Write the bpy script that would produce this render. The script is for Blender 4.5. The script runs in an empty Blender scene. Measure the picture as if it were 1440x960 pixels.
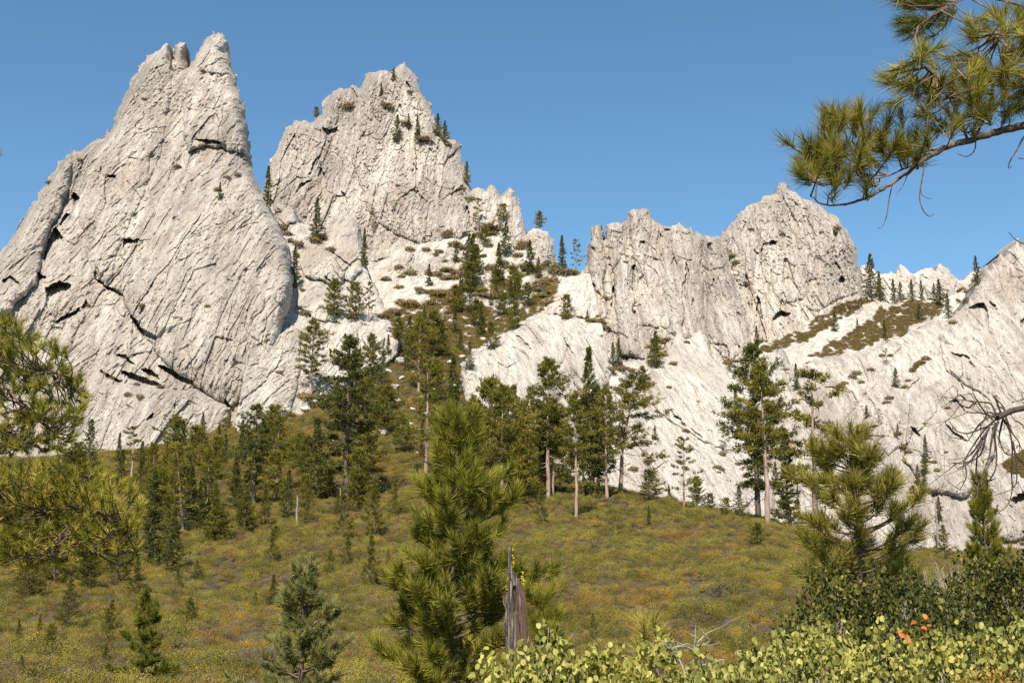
import bpy, math, random
import numpy as np
from mathutils import Vector

# ------------------------------------------------------------------ camera, light, sky
sc = bpy.context.scene
F, PX0, PY0, HZ = 1738.0, 720.0, 480.0, 850.0          # focal length and centre in photo pixels, height of the horizon
PITCH = math.atan((HZ - PY0) / F)
cam_d = bpy.data.cameras.new("camera"); cam = bpy.data.objects.new("camera", cam_d)
sc.collection.objects.link(cam); sc.camera = cam
cam_d.sensor_width = 36.0; cam_d.lens = 36.0 * F / 1440.0
cam_d.clip_start = 0.1; cam_d.clip_end = 20000
cam.location = (0, 0, 0); cam.rotation_euler = (math.pi / 2 + PITCH, 0, 0)

SUN_EL, SUN_AZ = math.radians(46), math.radians(180 + 10)   # sun behind the camera, to its left
sdir = Vector((math.sin(SUN_AZ) * math.cos(SUN_EL), math.cos(SUN_AZ) * math.cos(SUN_EL), math.sin(SUN_EL)))
sun_d = bpy.data.lights.new("sun", "SUN"); sun = bpy.data.objects.new("sun", sun_d)
sc.collection.objects.link(sun); sun.location = sdir * 300
sun.rotation_euler = (-sdir).to_track_quat('-Z', 'Y').to_euler()
sun_d.energy = 4.8; sun_d.angle = math.radians(0.53); sun_d.color = (1.0, 0.91, 0.775)

wd = bpy.data.worlds.new("World"); sc.world = wd; wd.use_nodes = True
nt = wd.node_tree; nt.nodes.clear()
sky = nt.nodes.new("ShaderNodeTexSky"); sky.sky_type = 'NISHITA'; sky.sun_disc = False
sky.sun_elevation = SUN_EL; sky.sun_rotation = SUN_AZ; sky.altitude = 1400
sky.air_density = 1.0; sky.dust_density = 0.1; sky.ozone_density = 2.2
bg = nt.nodes.new("ShaderNodeBackground"); bg.inputs[1].default_value = 0.091
wo = nt.nodes.new("ShaderNodeOutputWorld")
hs = nt.nodes.new('ShaderNodeHueSaturation'); hs.inputs['Saturation'].default_value = 1.12; hs.inputs['Hue'].default_value = 0.489
nt.links.new(sky.outputs[0], hs.inputs['Color']); nt.links.new(hs.outputs[0], bg.inputs[0]); nt.links.new(bg.outputs[0], wo.inputs[0])
sc.view_settings.view_transform = 'Standard'; sc.view_settings.look = 'None'
sc.view_settings.exposure = 0.78; sc.view_settings.gamma = 1.0
sc.render.engine = 'CYCLES'
sc.cycles.use_denoising = False; sc.cycles.max_bounces = 5; sc.cycles.diffuse_bounces = 3; sc.cycles.transparent_max_bounces = 4
sc.cycles.caustics_reflective = False; sc.cycles.caustics_refractive = False

# ------------------------------------------------------------------ helpers
rng = np.random.default_rng(11)
random.seed(11)
CP, SP = math.cos(PITCH), math.sin(PITCH)

def ray(px, py):
    """Direction through a photo pixel, scaled so that one unit is one metre of ground distance."""
    px = np.asarray(px, float); py = np.asarray(py, float)
    b = PY0 - py
    dy = F * CP - b * SP
    return np.stack([(px - PX0) / dy, np.ones_like(dy + px * 0), (F * SP + b * CP) / dy + px * 0], -1)

def at(px, py, d):
    return Vector(ray(px, py) * d)

def pixel(p):
    """Photo pixel of a world point."""
    x, y, z = p
    f = y * CP + z * SP; u = -y * SP + z * CP
    return PX0 + F * x / f, PY0 - F * u / f

def tag(o, label=None, cat=None, group=None, kind=None):
    if label: o['label'] = label
    if cat: o['category'] = cat
    if group: o['group'] = group
    if kind: o['kind'] = kind
    return o

def make_mesh(name, verts, faces, mat=None, smooth=False, attrs=None):
    """verts (n,3), faces (m,k) of one size."""
    verts = np.ascontiguousarray(verts, np.float32); faces = np.ascontiguousarray(faces, np.int32)
    m = bpy.data.meshes.new(name)
    m.vertices.add(len(verts)); m.vertices.foreach_set("co", verts.ravel())
    k = faces.shape[1]
    m.loops.add(faces.size); m.loops.foreach_set("vertex_index", faces.ravel())
    m.polygons.add(len(faces))
    m.polygons.foreach_set("loop_start", np.arange(0, faces.size, k, dtype=np.int32))
    try: m.polygons.foreach_set("loop_total", np.full(len(faces), k, np.int32))
    except Exception: pass
    m.polygons.foreach_set("use_smooth", np.full(len(faces), smooth, bool))
    for an, av in (attrs or {}).items():
        a = m.attributes.new(an, 'FLOAT', 'POINT'); a.data.foreach_set("value", np.ascontiguousarray(av, np.float32))
    m.update(calc_edges=True); m.validate()
    if mat: m.materials.append(mat)
    return m

def link(name, mesh, parent=None, loc=None):
    o = bpy.data.objects.new(name, mesh); sc.collection.objects.link(o)
    if parent is not None: o.parent = parent
    if loc is not None: o.location = loc
    return o

def empty(name, loc=(0, 0, 0)):
    o = bpy.data.objects.new(name, None); sc.collection.objects.link(o); o.location = loc
    o.empty_display_size = 0.3
    return o

# ---- noise
_p = np.random.default_rng(5).permutation(256); PERM = np.concatenate([_p, _p, _p]).astype(np.int32)
_g = np.random.default_rng(6).normal(size=(256, 3)); GRAD = (_g / np.linalg.norm(_g, axis=1, keepdims=True)).astype(np.float32)

def perlin(x, y, z=0.0):
    x, y, z = np.broadcast_arrays(np.asarray(x, np.float32), np.asarray(y, np.float32), np.float32(z))
    xi, yi, zi = np.floor(x), np.floor(y), np.floor(z)
    xf, yf, zf = x - xi, y - yi, z - zi
    xi = xi.astype(np.int32) & 255; yi = yi.astype(np.int32) & 255; zi = zi.astype(np.int32) & 255
    u, v, w = (t * t * t * (t * (t * 6 - 15) + 10) for t in (xf, yf, zf))
    out = 0
    for a in (0, 1):
        for b in (0, 1):
            for c in (0, 1):
                g = GRAD[PERM[PERM[PERM[(xi + a) & 255] + ((yi + b) & 255)] + ((zi + c) & 255)]]
                d = g[..., 0] * (xf - a) + g[..., 1] * (yf - b) + g[..., 2] * (zf - c)
                out = out + d * (u if a else 1 - u) * (v if b else 1 - v) * (w if c else 1 - w)
    return out * 1.5

def fbm(x, y, z=0.0, n=4, gain=0.5):
    s, a = 0, 1.0
    for i in range(n):
        s = s + a * perlin(x * 2 ** i + 17.3 * i, y * 2 ** i - 9.1 * i, z + 5.7 * i); a *= gain
    return s

def ridged(x, y, z=0.0, n=4, gain=0.5):
    s, a = 0, 1.0
    for i in range(n):
        s = s + a * (1 - 2 * np.abs(perlin(x * 2 ** i + 31.3 * i, y * 2 ** i + 7.7 * i, z + 3.1 * i))); a *= gain
    return s

def worley(x, y, seed=0):
    """F1, F2, the nearest cell's two random numbers and the offset to its centre."""
    xi, yi = np.floor(x).astype(np.int64), np.floor(y).astype(np.int64)
    f1 = np.full(x.shape, 9.0); f2 = f1.copy()
    r1 = np.zeros(x.shape); r2 = r1.copy(); ox = r1.copy(); oy = r1.copy()
    for a in (-1, 0, 1):
        for b in (-1, 0, 1):
            cx, cy = xi + a, yi + b
            h = PERM[(PERM[(cx + seed) & 255] + cy) & 255]; h2 = PERM[(h + 77) & 255]; h3 = PERM[(h2 + 31) & 255]; h4 = PERM[(h3 + 113) & 255]
            dx = x - (cx + h / 256.0); dy = y - (cy + h2 / 256.0)
            d = np.sqrt(dx * dx + dy * dy)
            near = d < f1
            f2 = np.where(near, f1, np.minimum(f2, d)); f1 = np.where(near, d, f1)
            r1 = np.where(near, h3 / 256.0, r1); r2 = np.where(near, h4 / 256.0, r2)
            ox = np.where(near, dx, ox); oy = np.where(near, dy, oy)
    return f1, f2, r1, r2, ox, oy

def sstep(a, b, x):
    t = np.clip((x - a) / (b - a), 0, 1); return t * t * (3 - 2 * t)

def inside(poly, x, y):
    x = np.asarray(x, float); y = np.asarray(y, float)
    r = np.zeros(x.shape, bool); n = len(poly)
    for i in range(n):
        x1, y1 = poly[i]; x2, y2 = poly[(i + 1) % n]
        if y1 == y2: continue
        c = (y1 > y) != (y2 > y)
        r ^= c & (x < (x2 - x1) * (y - y1) / (y2 - y1) + x1)
    return r

def edge_dist(line, x, y, closed=False):
    pts = list(line) + ([line[0]] if closed else [])
    d = np.full(np.shape(x), 1e9, np.float32)
    for (x1, y1), (x2, y2) in zip(pts[:-1], pts[1:]):
        ex, ey = x2 - x1, y2 - y1; l2 = ex * ex + ey * ey + 1e-9
        t = np.clip(((x - x1) * ex + (y - y1) * ey) / l2, 0, 1)
        d = np.minimum(d, (x - x1 - t * ex) ** 2 + (y - y1 - t * ey) ** 2)
    return np.sqrt(d)

def roughen(line, amp, seed, step=3.0):
    """Breaks a drawn rock edge into small uneven steps."""
    r = np.random.default_rng(seed); out = []
    for (x1, y1), (x2, y2) in zip(line[:-1], line[1:]):
        L = math.hypot(x2 - x1, y2 - y1); n = max(1, int(L / step))
        nx, ny = -(y2 - y1) / (L + 1e-6), (x2 - x1) / (L + 1e-6)
        for i in range(n):
            t = i / n; o = 0 if i == 0 else r.normal() * amp
            out.append((x1 + (x2 - x1) * t + nx * o, y1 + (y2 - y1) * t + ny * o))
    out.append(line[-1]); return out

# ------------------------------------------------------------------ materials
def mat_new(name):
    m = bpy.data.materials.new(name); m.use_nodes = True
    n = m.node_tree; n.nodes.clear()
    out = n.nodes.new("ShaderNodeOutputMaterial")
    return m, n, out

def N(n, t, **kw):
    x = n.nodes.new(t)
    for k, v in kw.items(): setattr(x, k, v)
    return x

def mixc(n, fac, a, b, blend='MIX'):
    x = n.nodes.new("ShaderNodeMix"); x.data_type = 'RGBA'; x.blend_type = blend
    for i, v in ((0, fac), (6, a), (7, b)):
        if isinstance(v, (float, int)): x.inputs[i].default_value = v
        elif isinstance(v, tuple): x.inputs[i].default_value = (*v, 1.0)
        else: n.links.new(v, x.inputs[i])
    return x.outputs[2]

def ramp(n, fac, stops):
    x = n.nodes.new("ShaderNodeValToRGB"); cr = x.color_ramp
    while len(cr.elements) < len(stops): cr.elements.new(0.5)
    for e, (p, c) in zip(cr.elements, stops):
        e.position = p; e.color = (*c, 1.0) if len(c) == 3 else c
    n.links.new(fac, x.inputs[0]); return x.outputs[0]

def noise_tex(n, scale, detail=4, vec=None, rough=0.55):
    x = n.nodes.new("ShaderNodeTexNoise"); x.inputs['Scale'].default_value = scale
    x.inputs['Detail'].default_value = detail; x.inputs['Roughness'].default_value = rough
    if vec is not None: n.links.new(vec, x.inputs['Vector'])
    return x.outputs['Fac']

def rock_material(name, warm=(0.40, 0.315, 0.235)):
    m, n, out = mat_new(name)
    b = N(n, "ShaderNodeBsdfPrincipled"); b.inputs['Roughness'].default_value = 0.85
    b.inputs['Specular IOR Level'].default_value = 0.2
    def attr(a): return N(n, "ShaderNodeAttribute", attribute_name=a).outputs['Fac']
    tone, stain = attr("tone"), attr("stain")
    geo = N(n, "ShaderNodeNewGeometry")
    cv = N(n, "ShaderNodeCombineXYZ"); n.links.new(attr("across"), cv.inputs[0]); n.links.new(attr("along"), cv.inputs[1])   # along and across the grain
    def gn(sx, sy, detail, rough):
        mp = N(n, "ShaderNodeMapping"); mp.inputs['Scale'].default_value = (sx, sy, 1); n.links.new(cv.outputs[0], mp.inputs[0])
        return noise_tex(n, 1.0, detail, mp.outputs[0], rough)
    c = ramp(n, tone, [(0.0, (0.31, 0.273, 0.24)), (0.3, (0.47, 0.415, 0.36)), (0.65, (0.65, 0.588, 0.508)), (1.0, (0.78, 0.72, 0.635))])
    c = mixc(n, stain, c, warm)
    k = (0, 0, 0)
    c = mixc(n, ramp(n, gn(0.60, 0.15, 8, 0.78), [(0.40, (0.72,) * 3), (0.52, k)]), c, (0.25, 0.223, 0.20))      # grey lichen streaks
    c = mixc(n, ramp(n, gn(0.50, 0.14, 8, 0.75), [(0.53, k), (0.64, (0.8,) * 3)]), c, (0.66, 0.605, 0.525))      # clean pale scars
    c = mixc(n, ramp(n, noise_tex(n, 0.9, 7, geo.outputs['Position'], 0.8), [(0.35, (0.7,) * 3), (0.44, k)]), c, (0.18, 0.165, 0.15))   # dark pit speckle
    c = mixc(n, ramp(n, noise_tex(n, 2.6, 4, geo.outputs['Position'], 0.7), [(0.35, (0.5,) * 3), (0.45, k)]), c, (0.22, 0.198, 0.178))      # grain of the rock
    c = mixc(n, ramp(n, noise_tex(n, 2.1, 4, geo.outputs['Position'], 0.7), [(0.55, k), (0.66, (0.6,) * 3)]), c, (0.72, 0.665, 0.585))
    n.links.new(c, b.inputs['Base Color'])
    h = N(n, "ShaderNodeMath"); h.operation = 'ADD'
    n.links.new(gn(0.75, 0.2, 8, 0.75), h.inputs[0]); n.links.new(noise_tex(n, 0.8, 6, geo.outputs['Position'], 0.75), h.inputs[1])
    bp = N(n, "ShaderNodeBump"); bp.inputs['Strength'].default_value = 1.0; bp.inputs['Distance'].default_value = 1.5
    n.links.new(h.outputs[0], bp.inputs['Height'])
    n.links.new(bp.outputs[0], b.inputs['Normal']); n.links.new(b.outputs[0], out.inputs[0])
    return m

def leaf_material(name, stops, attr="tint", transl=0.3, rough=0.55, instancer=False, spec=0.3):
    """Leaves or needles: colour by a value stored per leaf clump, some light passing through."""
    m, n, out = mat_new(name)
    a = N(n, "ShaderNodeAttribute", attribute_name=attr)
    c = ramp(n, a.outputs['Fac'], stops)
    if instancer:
        a2 = N(n, "ShaderNodeAttribute", attribute_name="shade"); a2.attribute_type = 'INSTANCER'
        c = mixc(n, 1.0, c, ramp(n, a2.outputs['Fac'], [(0, (0.52, 0.54, 0.56)), (1, (1.4, 1.36, 1.28))]), 'MULTIPLY')
    else:
        oi = N(n, "ShaderNodeObjectInfo")
        c = mixc(n, 1.0, c, ramp(n, oi.outputs['Random'], [(0, (0.85, 0.88, 0.9)), (1, (1.14, 1.1, 1.0))]), 'MULTIPLY')
    b = N(n, "ShaderNodeBsdfPrincipled"); b.inputs['Roughness'].default_value = rough
    b.inputs['Specular IOR Level'].default_value = spec
    n.links.new(c, b.inputs['Base Color'])
    t = N(n, "ShaderNodeBsdfTranslucent"); n.links.new(c, t.inputs[0])
    mx = N(n, "ShaderNodeMixShader"); mx.inputs[0].default_value = transl
    n.links.new(b.outputs[0], mx.inputs[1]); n.links.new(t.outputs[0], mx.inputs[2]); n.links.new(mx.outputs[0], out.inputs[0])
    return m

def bark_material(name, c1, c2, scale=3.0, stretch=0.25):
    m, n, out = mat_new(name)
    tc = N(n, "ShaderNodeTexCoord"); mp = N(n, "ShaderNodeMapping")
    mp.inputs['Scale'].default_value = (1, 1, stretch); n.links.new(tc.outputs['Object'], mp.inputs[0])
    f = noise_tex(n, scale, 5, mp.outputs[0], 0.65)
    c = ramp(n, f, [(0.3, c1), (0.7, c2)])
    b = N(n, "ShaderNodeBsdfPrincipled"); b.inputs['Roughness'].default_value = 0.9
    b.inputs['Specular IOR Level'].default_value = 0.2
    n.links.new(c, b.inputs['Base Color'])
    bp = N(n, "ShaderNodeBump"); bp.inputs['Strength'].default_value = 0.6; bp.inputs['Distance'].default_value = 0.02
    n.links.new(f, bp.inputs['Height']); n.links.new(bp.outputs[0], b.inputs['Normal'])
    n.links.new(b.outputs[0], out.inputs[0]); return m

M_ROCK = rock_material("granite")
M_BARK = bark_material("pine_bark", (0.20, 0.14, 0.105), (0.42, 0.31, 0.24), 1.2)
M_BARK_DARK = bark_material("dark_bark", (0.07, 0.055, 0.045), (0.19, 0.15, 0.125), 2.0)
M_TWIG = bark_material("twig_bark", (0.06, 0.042, 0.03), (0.21, 0.15, 0.11), 14, 1)  # bark colour darkened to carry the shade on the limbs
M_DEAD_DARK = bark_material("dark_dead_wood", (0.025, 0.018, 0.015), (0.11, 0.082, 0.066), 12, 1)
M_GREY_TWIG = bark_material("grey_twig", (0.16, 0.135, 0.115), (0.40, 0.35, 0.31), 10, 1)
M_DEAD = bark_material("dead_wood", (0.10, 0.08, 0.07), (0.40, 0.34, 0.30), 9, 0.15)
M_PINE = leaf_material("pine_needles_far", [(0, (0.06, 0.06, 0.012)), (0.45, (0.175, 0.16, 0.026)), (1, (0.34, 0.28, 0.055))], transl=0.25, spec=0.12)
M_FIR = leaf_material("fir_needles_far", [(0, (0.042, 0.048, 0.013)), (0.45, (0.115, 0.115, 0.026)), (1, (0.23, 0.21, 0.048))], transl=0.2, spec=0.12)
M_YOUNG = leaf_material("young_pine_needles", [(0, (0.065, 0.065, 0.013)), (0.5, (0.165, 0.15, 0.026)), (1, (0.29, 0.24, 0.045))], transl=0.28, spec=0.15)
# ------------------------------------------------------------------ rock: every mass is a solid relief with its own distance
STEP = 1.05
GX0, GY0 = -130.0, 20.0
NX, NY = int((1590 - GX0) / STEP), int((800 - GY0) / STEP)
ZBUF = np.full((NY, NX), 1e9, np.float32)

def relief(X, Z, phi, rough, seed, flute=0.0):
    """Height of the rock surface above its smooth form, in metres: buttresses, blocks, flakes, cracks along the grain."""
    sp, cp = math.sin(phi), math.cos(phi)
    s = X * sp + Z * cp; t = X * cp - Z * sp
    t = t + 3.5 * perlin(s / 75, t / 60, seed + 7) + 1.6 * perlin(s / 32, t / 26, seed) + 0.35 * perlin(s / 6, t / 4, seed + 1); s = s + 3 * perlin(s / 25, t / 18, seed + 3.3)
    d = 3.6 * fbm(t / 34, s / 95, seed, 2) + flute * ridged(t / 13, s / 150, seed + 15, 2)
    for cx, cy, a1, a2, sd, mk in ((8.5, 34.0, 2.4, 2.0, 0, 0), (3.0, 10.0, 1.4, 1.2, 40, 1), (1.5, 2.8, 1.0, 1.0, 80, 1)):
        f1, f2, r1, r2, ox, oy = worley(t / cx, s / cy, seed + sd)
        m2 = 0.45 + 0.55 * sstep(-0.35, 0.4, perlin(t / 22, s / 34, seed + 21 + sd)) if mk else 1.0
        d = d + rough * m2 * (a1 * (r1 - .5) + a2 * (r2 - .5) * ox * 2.4 + a2 * 0.5 * (r1 - .5) * oy * 2)
        if not mk: d = d - rough * 0.8 * sstep(0.05, 0.0, f2 - f1) * sstep(0.1, 0.4, perlin(t / 15, s / 30, seed + 8))
    rd = ridged(t / 6.5, s / 26, seed, 3)
    m3 = 0.5 + 0.9 * sstep(-0.3, 0.5, perlin(t / 26, s / 22, seed + 33))
    d = d + rough * (0.55 * rd + m3 * (0.36 * ridged(t / 2.0, s / 4.4, seed + 2, 3, 0.7) + 0.55 * fbm(t / 1.3, s / 2.0, seed, 3, 0.7)))
    cr = np.abs(perlin(t / 15 + 0.6 * perlin(s / 9, t / 9, seed), s / 60, seed + 5))
    d = d - rough * 1.7 * sstep(0.03, 0.0, cr) * sstep(0.05, 0.4, perlin(t / 24, s / 26, seed + 6))
    for q_ in (1, 2) if flute else ():                                     # thin joints down the wall
        cr = np.abs(perlin(t / (4.6 + 2.5 * q_) + 0.4 * perlin(s / 12, t / 6, seed + q_), s / 46, seed + 25 * q_))
        d = d - rough * 1.7 * sstep(0.07, 0.0, cr) * sstep(0.0, 0.4, perlin(t / 16, s / 15, seed + 26 * q_))
    lg = perlin(t / 8, s / 6.0 + 0.12 * t, seed + 12)                      # short roofs across the grain
    d = d + rough * 1.2 * sstep(0.44, 0.5, lg)
    pk = perlin(t / 2.2, s / 4.5, seed + 90)                               # weathered pockets
    d = d - rough * 1.3 * sstep(0.5, 0.62, pk) * sstep(-0.1, 0.3, perlin(t / 40, s / 40, seed + 91))
    return d, s, t

def warp(px, py, seed, a=3.0):
    return px + a * fbm(px / 22, py / 22, seed, 3), py + a * fbm(px / 22, py / 22, seed + 40, 3)

def rock_body(name, label, line, close, depth, rim=(25, 20), phi=0.0, rough=1.0, white=0.4, wgrad=0.0, bulges=(), carves=(), seed=1, jag=1.3, cat="rock crag", stain=0.5, flute=0.0):
    line0 = line
    line = roughen(roughen(line, jag * (1.7 if flute else 0.9), seed + 3, 6), jag * 0.6, seed, 2.2)
    poly = line + list(close)
    xs = [p[0] for p in poly]; ys = [p[1] for p in poly]
    i0, i1 = max(0, int((min(xs) - GX0) / STEP)), min(NX - 1, int((max(xs) - GX0) / STEP) + 1)
    j0, j1 = max(0, int((min(ys) - GY0) / STEP)), min(NY - 1, int((max(ys) - GY0) / STEP) + 1)
    px, py = np.meshgrid(GX0 + STEP * np.arange(i0, i1 + 1), GY0 + STEP * np.arange(j0, j1 + 1))
    msk = inside(poly, px, py)
    pts = [(pp, dd) for pp, dd in depth['y']]
    D = np.interp(py, [p for p, _ in pts], [d for _, d in pts]) + depth.get('kx', 0) * (px - depth.get('x', 0))
    T, R = rim
    e = edge_dist(line0, *warp(px, py, seed, 2.0)) * (0.75 + 0.5 * (0.5 + 0.5 * perlin(px / 30, py / 30, seed)))
    e = np.where(inside(list(line0) + list(close), px, py), e, 0)
    q = 1 - np.clip(e / R, 0, 1); D = D + T * (1 - np.sqrt(np.clip(1 - q ** 2.4, 0, 1)))
    for b in bulges:
        pl, A, r = b[0], b[1], b[2]
        wx, wy = warp(px, py, seed + 9, 4.0)
        ins = inside(pl, wx, wy); e = edge_dist(pl, wx, wy, True) * (0.6 + 0.8 * (0.5 + 0.5 * perlin(px / 25, py / 25, seed + 4)))
        D = D - np.where(ins, A * np.sqrt(np.clip(1 - (1 - np.clip(e / r, 0, 1)) ** 2, 0, 1)), 0)
    w = ray(px, py); P = w * D[..., None]
    d, s, t = relief(P[..., 0], P[..., 2], phi, rough, seed, flute)
    D = D - d * np.clip(0.35 + edge_dist(line0, px, py) / 14, 0, 1)
    for c in carves:
        pl, A = c[0], c[1]
        wx, wy = warp(px, py, seed + 5, 2.2); wx = wx + 1.6 * perlin(px / 5, py / 5, seed + 6); wy = wy + 1.6 * perlin(px / 5, py / 5, seed + 16)
        ins = inside(pl, wx, wy)
        e = edge_dist(pl, wx, wy, True)
        cnt = np.cumsum(ins, 0) / np.maximum(ins.sum(0, keepdims=True), 1)      # 0 under the roof, 1 at the sill
        D = D + np.where(ins, 1.15 * A * (1 - cnt ** 1.6) * (0.7 + 0.3 * np.clip(e / 4, 0, 1)) + 1.0 * perlin(px / 3, py / 5, seed) * np.clip(e / 3, 0, 1), 0)
    # ---- tone: grey weathering streaks down the grain, cleaner and whiter low down
    grd = np.interp(py, [min(ys), max(ys)], [-wgrad, wgrad])
    wx_, wz_ = P[..., 0], P[..., 2]
    tone = white + grd + 0.20 * fbm(t / 7, s / 45, seed + 50, 4) + 0.40 * fbm(t / 42, s / 60, seed + 60, 2) + 0.18 * perlin(t / 14, s / 18, seed + 66) + (0.34 if flute else 0.26) * (fbm(wx_ / 3.0, wz_ / 60, seed + 75, 3) - 0.1) + 0.12 * ridged(t / 2.4, s / 16, seed + 70, 2)
    stn = stain * sstep(0.05, 0.6, fbm(t / 14, s / 30, seed + 80, 4))
    ok = msk
    idx = -np.ones(px.shape, np.int64); idx[ok] = np.arange(ok.sum())
    V = (w * D[..., None])[ok]
    q = ok[:-1, :-1] & ok[:-1, 1:] & ok[1:, :-1] & ok[1:, 1:]
    a, b2, c2, d2 = idx[:-1, :-1][q], idx[1:, :-1][q], idx[1:, 1:][q], idx[:-1, 1:][q]
    Fc = np.stack([a, b2, c2, d2], 1)
    # ---- body behind the face: the rim is carried back so that the mass is closed off from the side and above
    ed = np.concatenate([Fc[:, [0, 1]], Fc[:, [1, 2]], Fc[:, [2, 3]], Fc[:, [3, 0]]])
    key = ed.min(1) * 10 ** 7 + ed.max(1); _, inv, cnt = np.unique(key, return_inverse=True, return_counts=True)
    be = ed[cnt[inv] == 1]
    bv = np.unique(be); mp = -np.ones(len(V), np.int64); mp[bv] = len(V) + np.arange(len(bv))
    cen = V[:, 0].mean()
    B = V[bv] * (1 + 34.0 / V[bv][:, 1:2]) + np.array([0, 0, -7.0]); B[:, 0] += (cen - B[:, 0]) * 0.10
    skirt = np.stack([be[:, 1], be[:, 0], mp[be[:, 0]], mp[be[:, 1]]], 1)
    tone_v = np.clip(np.concatenate([tone[ok], tone[ok][bv]]), 0, 1); stn_v = np.concatenate([stn[ok], stn[ok][bv]])
    both = lambda a: np.concatenate([a[ok], a[ok][bv]])
    me = make_mesh(name, np.concatenate([V, B]), np.concatenate([Fc, skirt]), M_ROCK, False, {"tone": tone_v, "stain": stn_v, "across": both(t), "along": both(s)})
    o = link(name, me); tag(o, label, cat, kind='structure')
    sub = ZBUF[j0:j1 + 1, i0:i1 + 1]; sub[ok] = np.minimum(sub[ok], D[ok])
    return o

R1_LINE = [(-130, 520), (-60, 430), (-20, 378), (0, 352), (14, 336), (39, 296), (67, 250), (92, 218), (104, 210), (112, 213), (117, 209), (126, 201), (136, 194), (147, 192), (156, 182), (161, 173), (165, 152), (174, 135), (184, 110), (198, 90), (213, 76), (227, 67), (233, 60), (238, 62), (241, 78), (243, 84), (246, 63), (254, 58), (261, 60), (263, 82), (265, 95), (280, 71), (290, 52), (300, 42), (304, 48), (308, 45), (316, 49), (320, 58), (321, 75), (328, 97), (335, 124), (345, 152), (349, 178), (351, 212), (358, 246), (364, 259), (375, 280), (386, 305), (398, 330), (405, 343), (410, 364), (413, 396), (409, 430), (401, 462), (396, 490), (392, 520)]
rock_body("granite_crag", "tall pale granite crag at the far left ending in twin pointed spires", R1_LINE,
    [(386, 560), (360, 640), (300, 700), (-130, 700)],
    {'y': [(40, 560), (250, 500), (420, 452), (560, 425), (700, 395)]}, rim=(32, 20), phi=0.24, rough=0.74, white=0.35, flute=0.7, wgrad=0.10, seed=3,
    bulges=[([(266, 92), (300, 44), (319, 60), (334, 124), (348, 178), (352, 222), (330, 214), (288, 206), (262, 214), (256, 160)], 9, 34),
            ([(246, 240), (300, 228), (352, 244), (400, 333), (413, 396), (404, 440), (392, 520), (322, 574), (273, 545), (232, 510), (181, 440), (163, 400), (196, 310)], 10, 70),
            ([(-20, 400), (40, 300), (92, 222), (104, 216), (98, 270), (62, 340), (52, 398), (-10, 460)], 8, 16),
            ([(116, 214), (150, 196), (170, 150), (188, 112), (216, 80), (238, 68), (240, 130), (225, 220), (180, 320), (150, 400), (128, 384), (110, 300)], 5, 40),
            ([(60, 610), (98, 562), (140, 538), (226, 546), (278, 549), (322, 574), (316, 620), (250, 700), (-60, 700), (20, 640)], 10, 14)],
    carves=[([(100, 270), (112, 278), (106, 293), (102, 284)], 9), ([(77, 320), (89, 333), (82, 352), (74, 346), (62, 370), (60, 364), (68, 340)], 9), ([(54, 383), (65, 392), (53, 400)], 7),
            ([(152, 246), (163, 246), (160, 251), (150, 252)], 6), ([(92, 298), (100, 302), (86, 322), (84, 316)], 6),
            ([(174, 335), (190, 337), (199, 334), (191, 346), (178, 346), (174, 352)], 8),
            ([(65, 404), (84, 394), (99, 401), (97, 413), (84, 420), (74, 427), (64, 432)], 10), ([(76, 452), (90, 445), (105, 437), (112, 431), (113, 440), (100, 448), (80, 457)], 7),
            ([(129, 385), (149, 401), (174, 413), (177, 421), (152, 409), (135, 395)], 8), ([(182, 441), (193, 450), (198, 460), (221, 474), (218, 482), (202, 478), (188, 459)], 9),
            ([(138, 520), (154, 526), (172, 534), (168, 539), (150, 532)], 8), ([(168, 522), (186, 524), (204, 530), (226, 541), (222, 546), (196, 543), (178, 533)], 8), ([(196, 518), (214, 520), (226, 534), (210, 532)], 7),
            ([(221, 511), (246, 522), (269, 535), (274, 543), (250, 537), (228, 523)], 9), ([(311, 558), (322, 566), (326, 573), (318, 572)], 6), ([(3, 395), (14, 387), (27, 398), (26, 402), (13, 393), (5, 402)], 6),
            ([(160, 500), (176, 498), (190, 512), (180, 514)], 5), ([(270, 198), (290, 196), (312, 200), (308, 206), (284, 203)], 5), ([(398, 446), (403, 447), (399, 455), (396, 454)], 5),
            ([(120, 420), (126, 430), (118, 440), (114, 432)], 5), ([(242, 82), (247, 84), (246, 98), (240, 97)], 6), ([(209, 585), (217, 582), (214, 590), (206, 592)], 5)])

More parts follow.
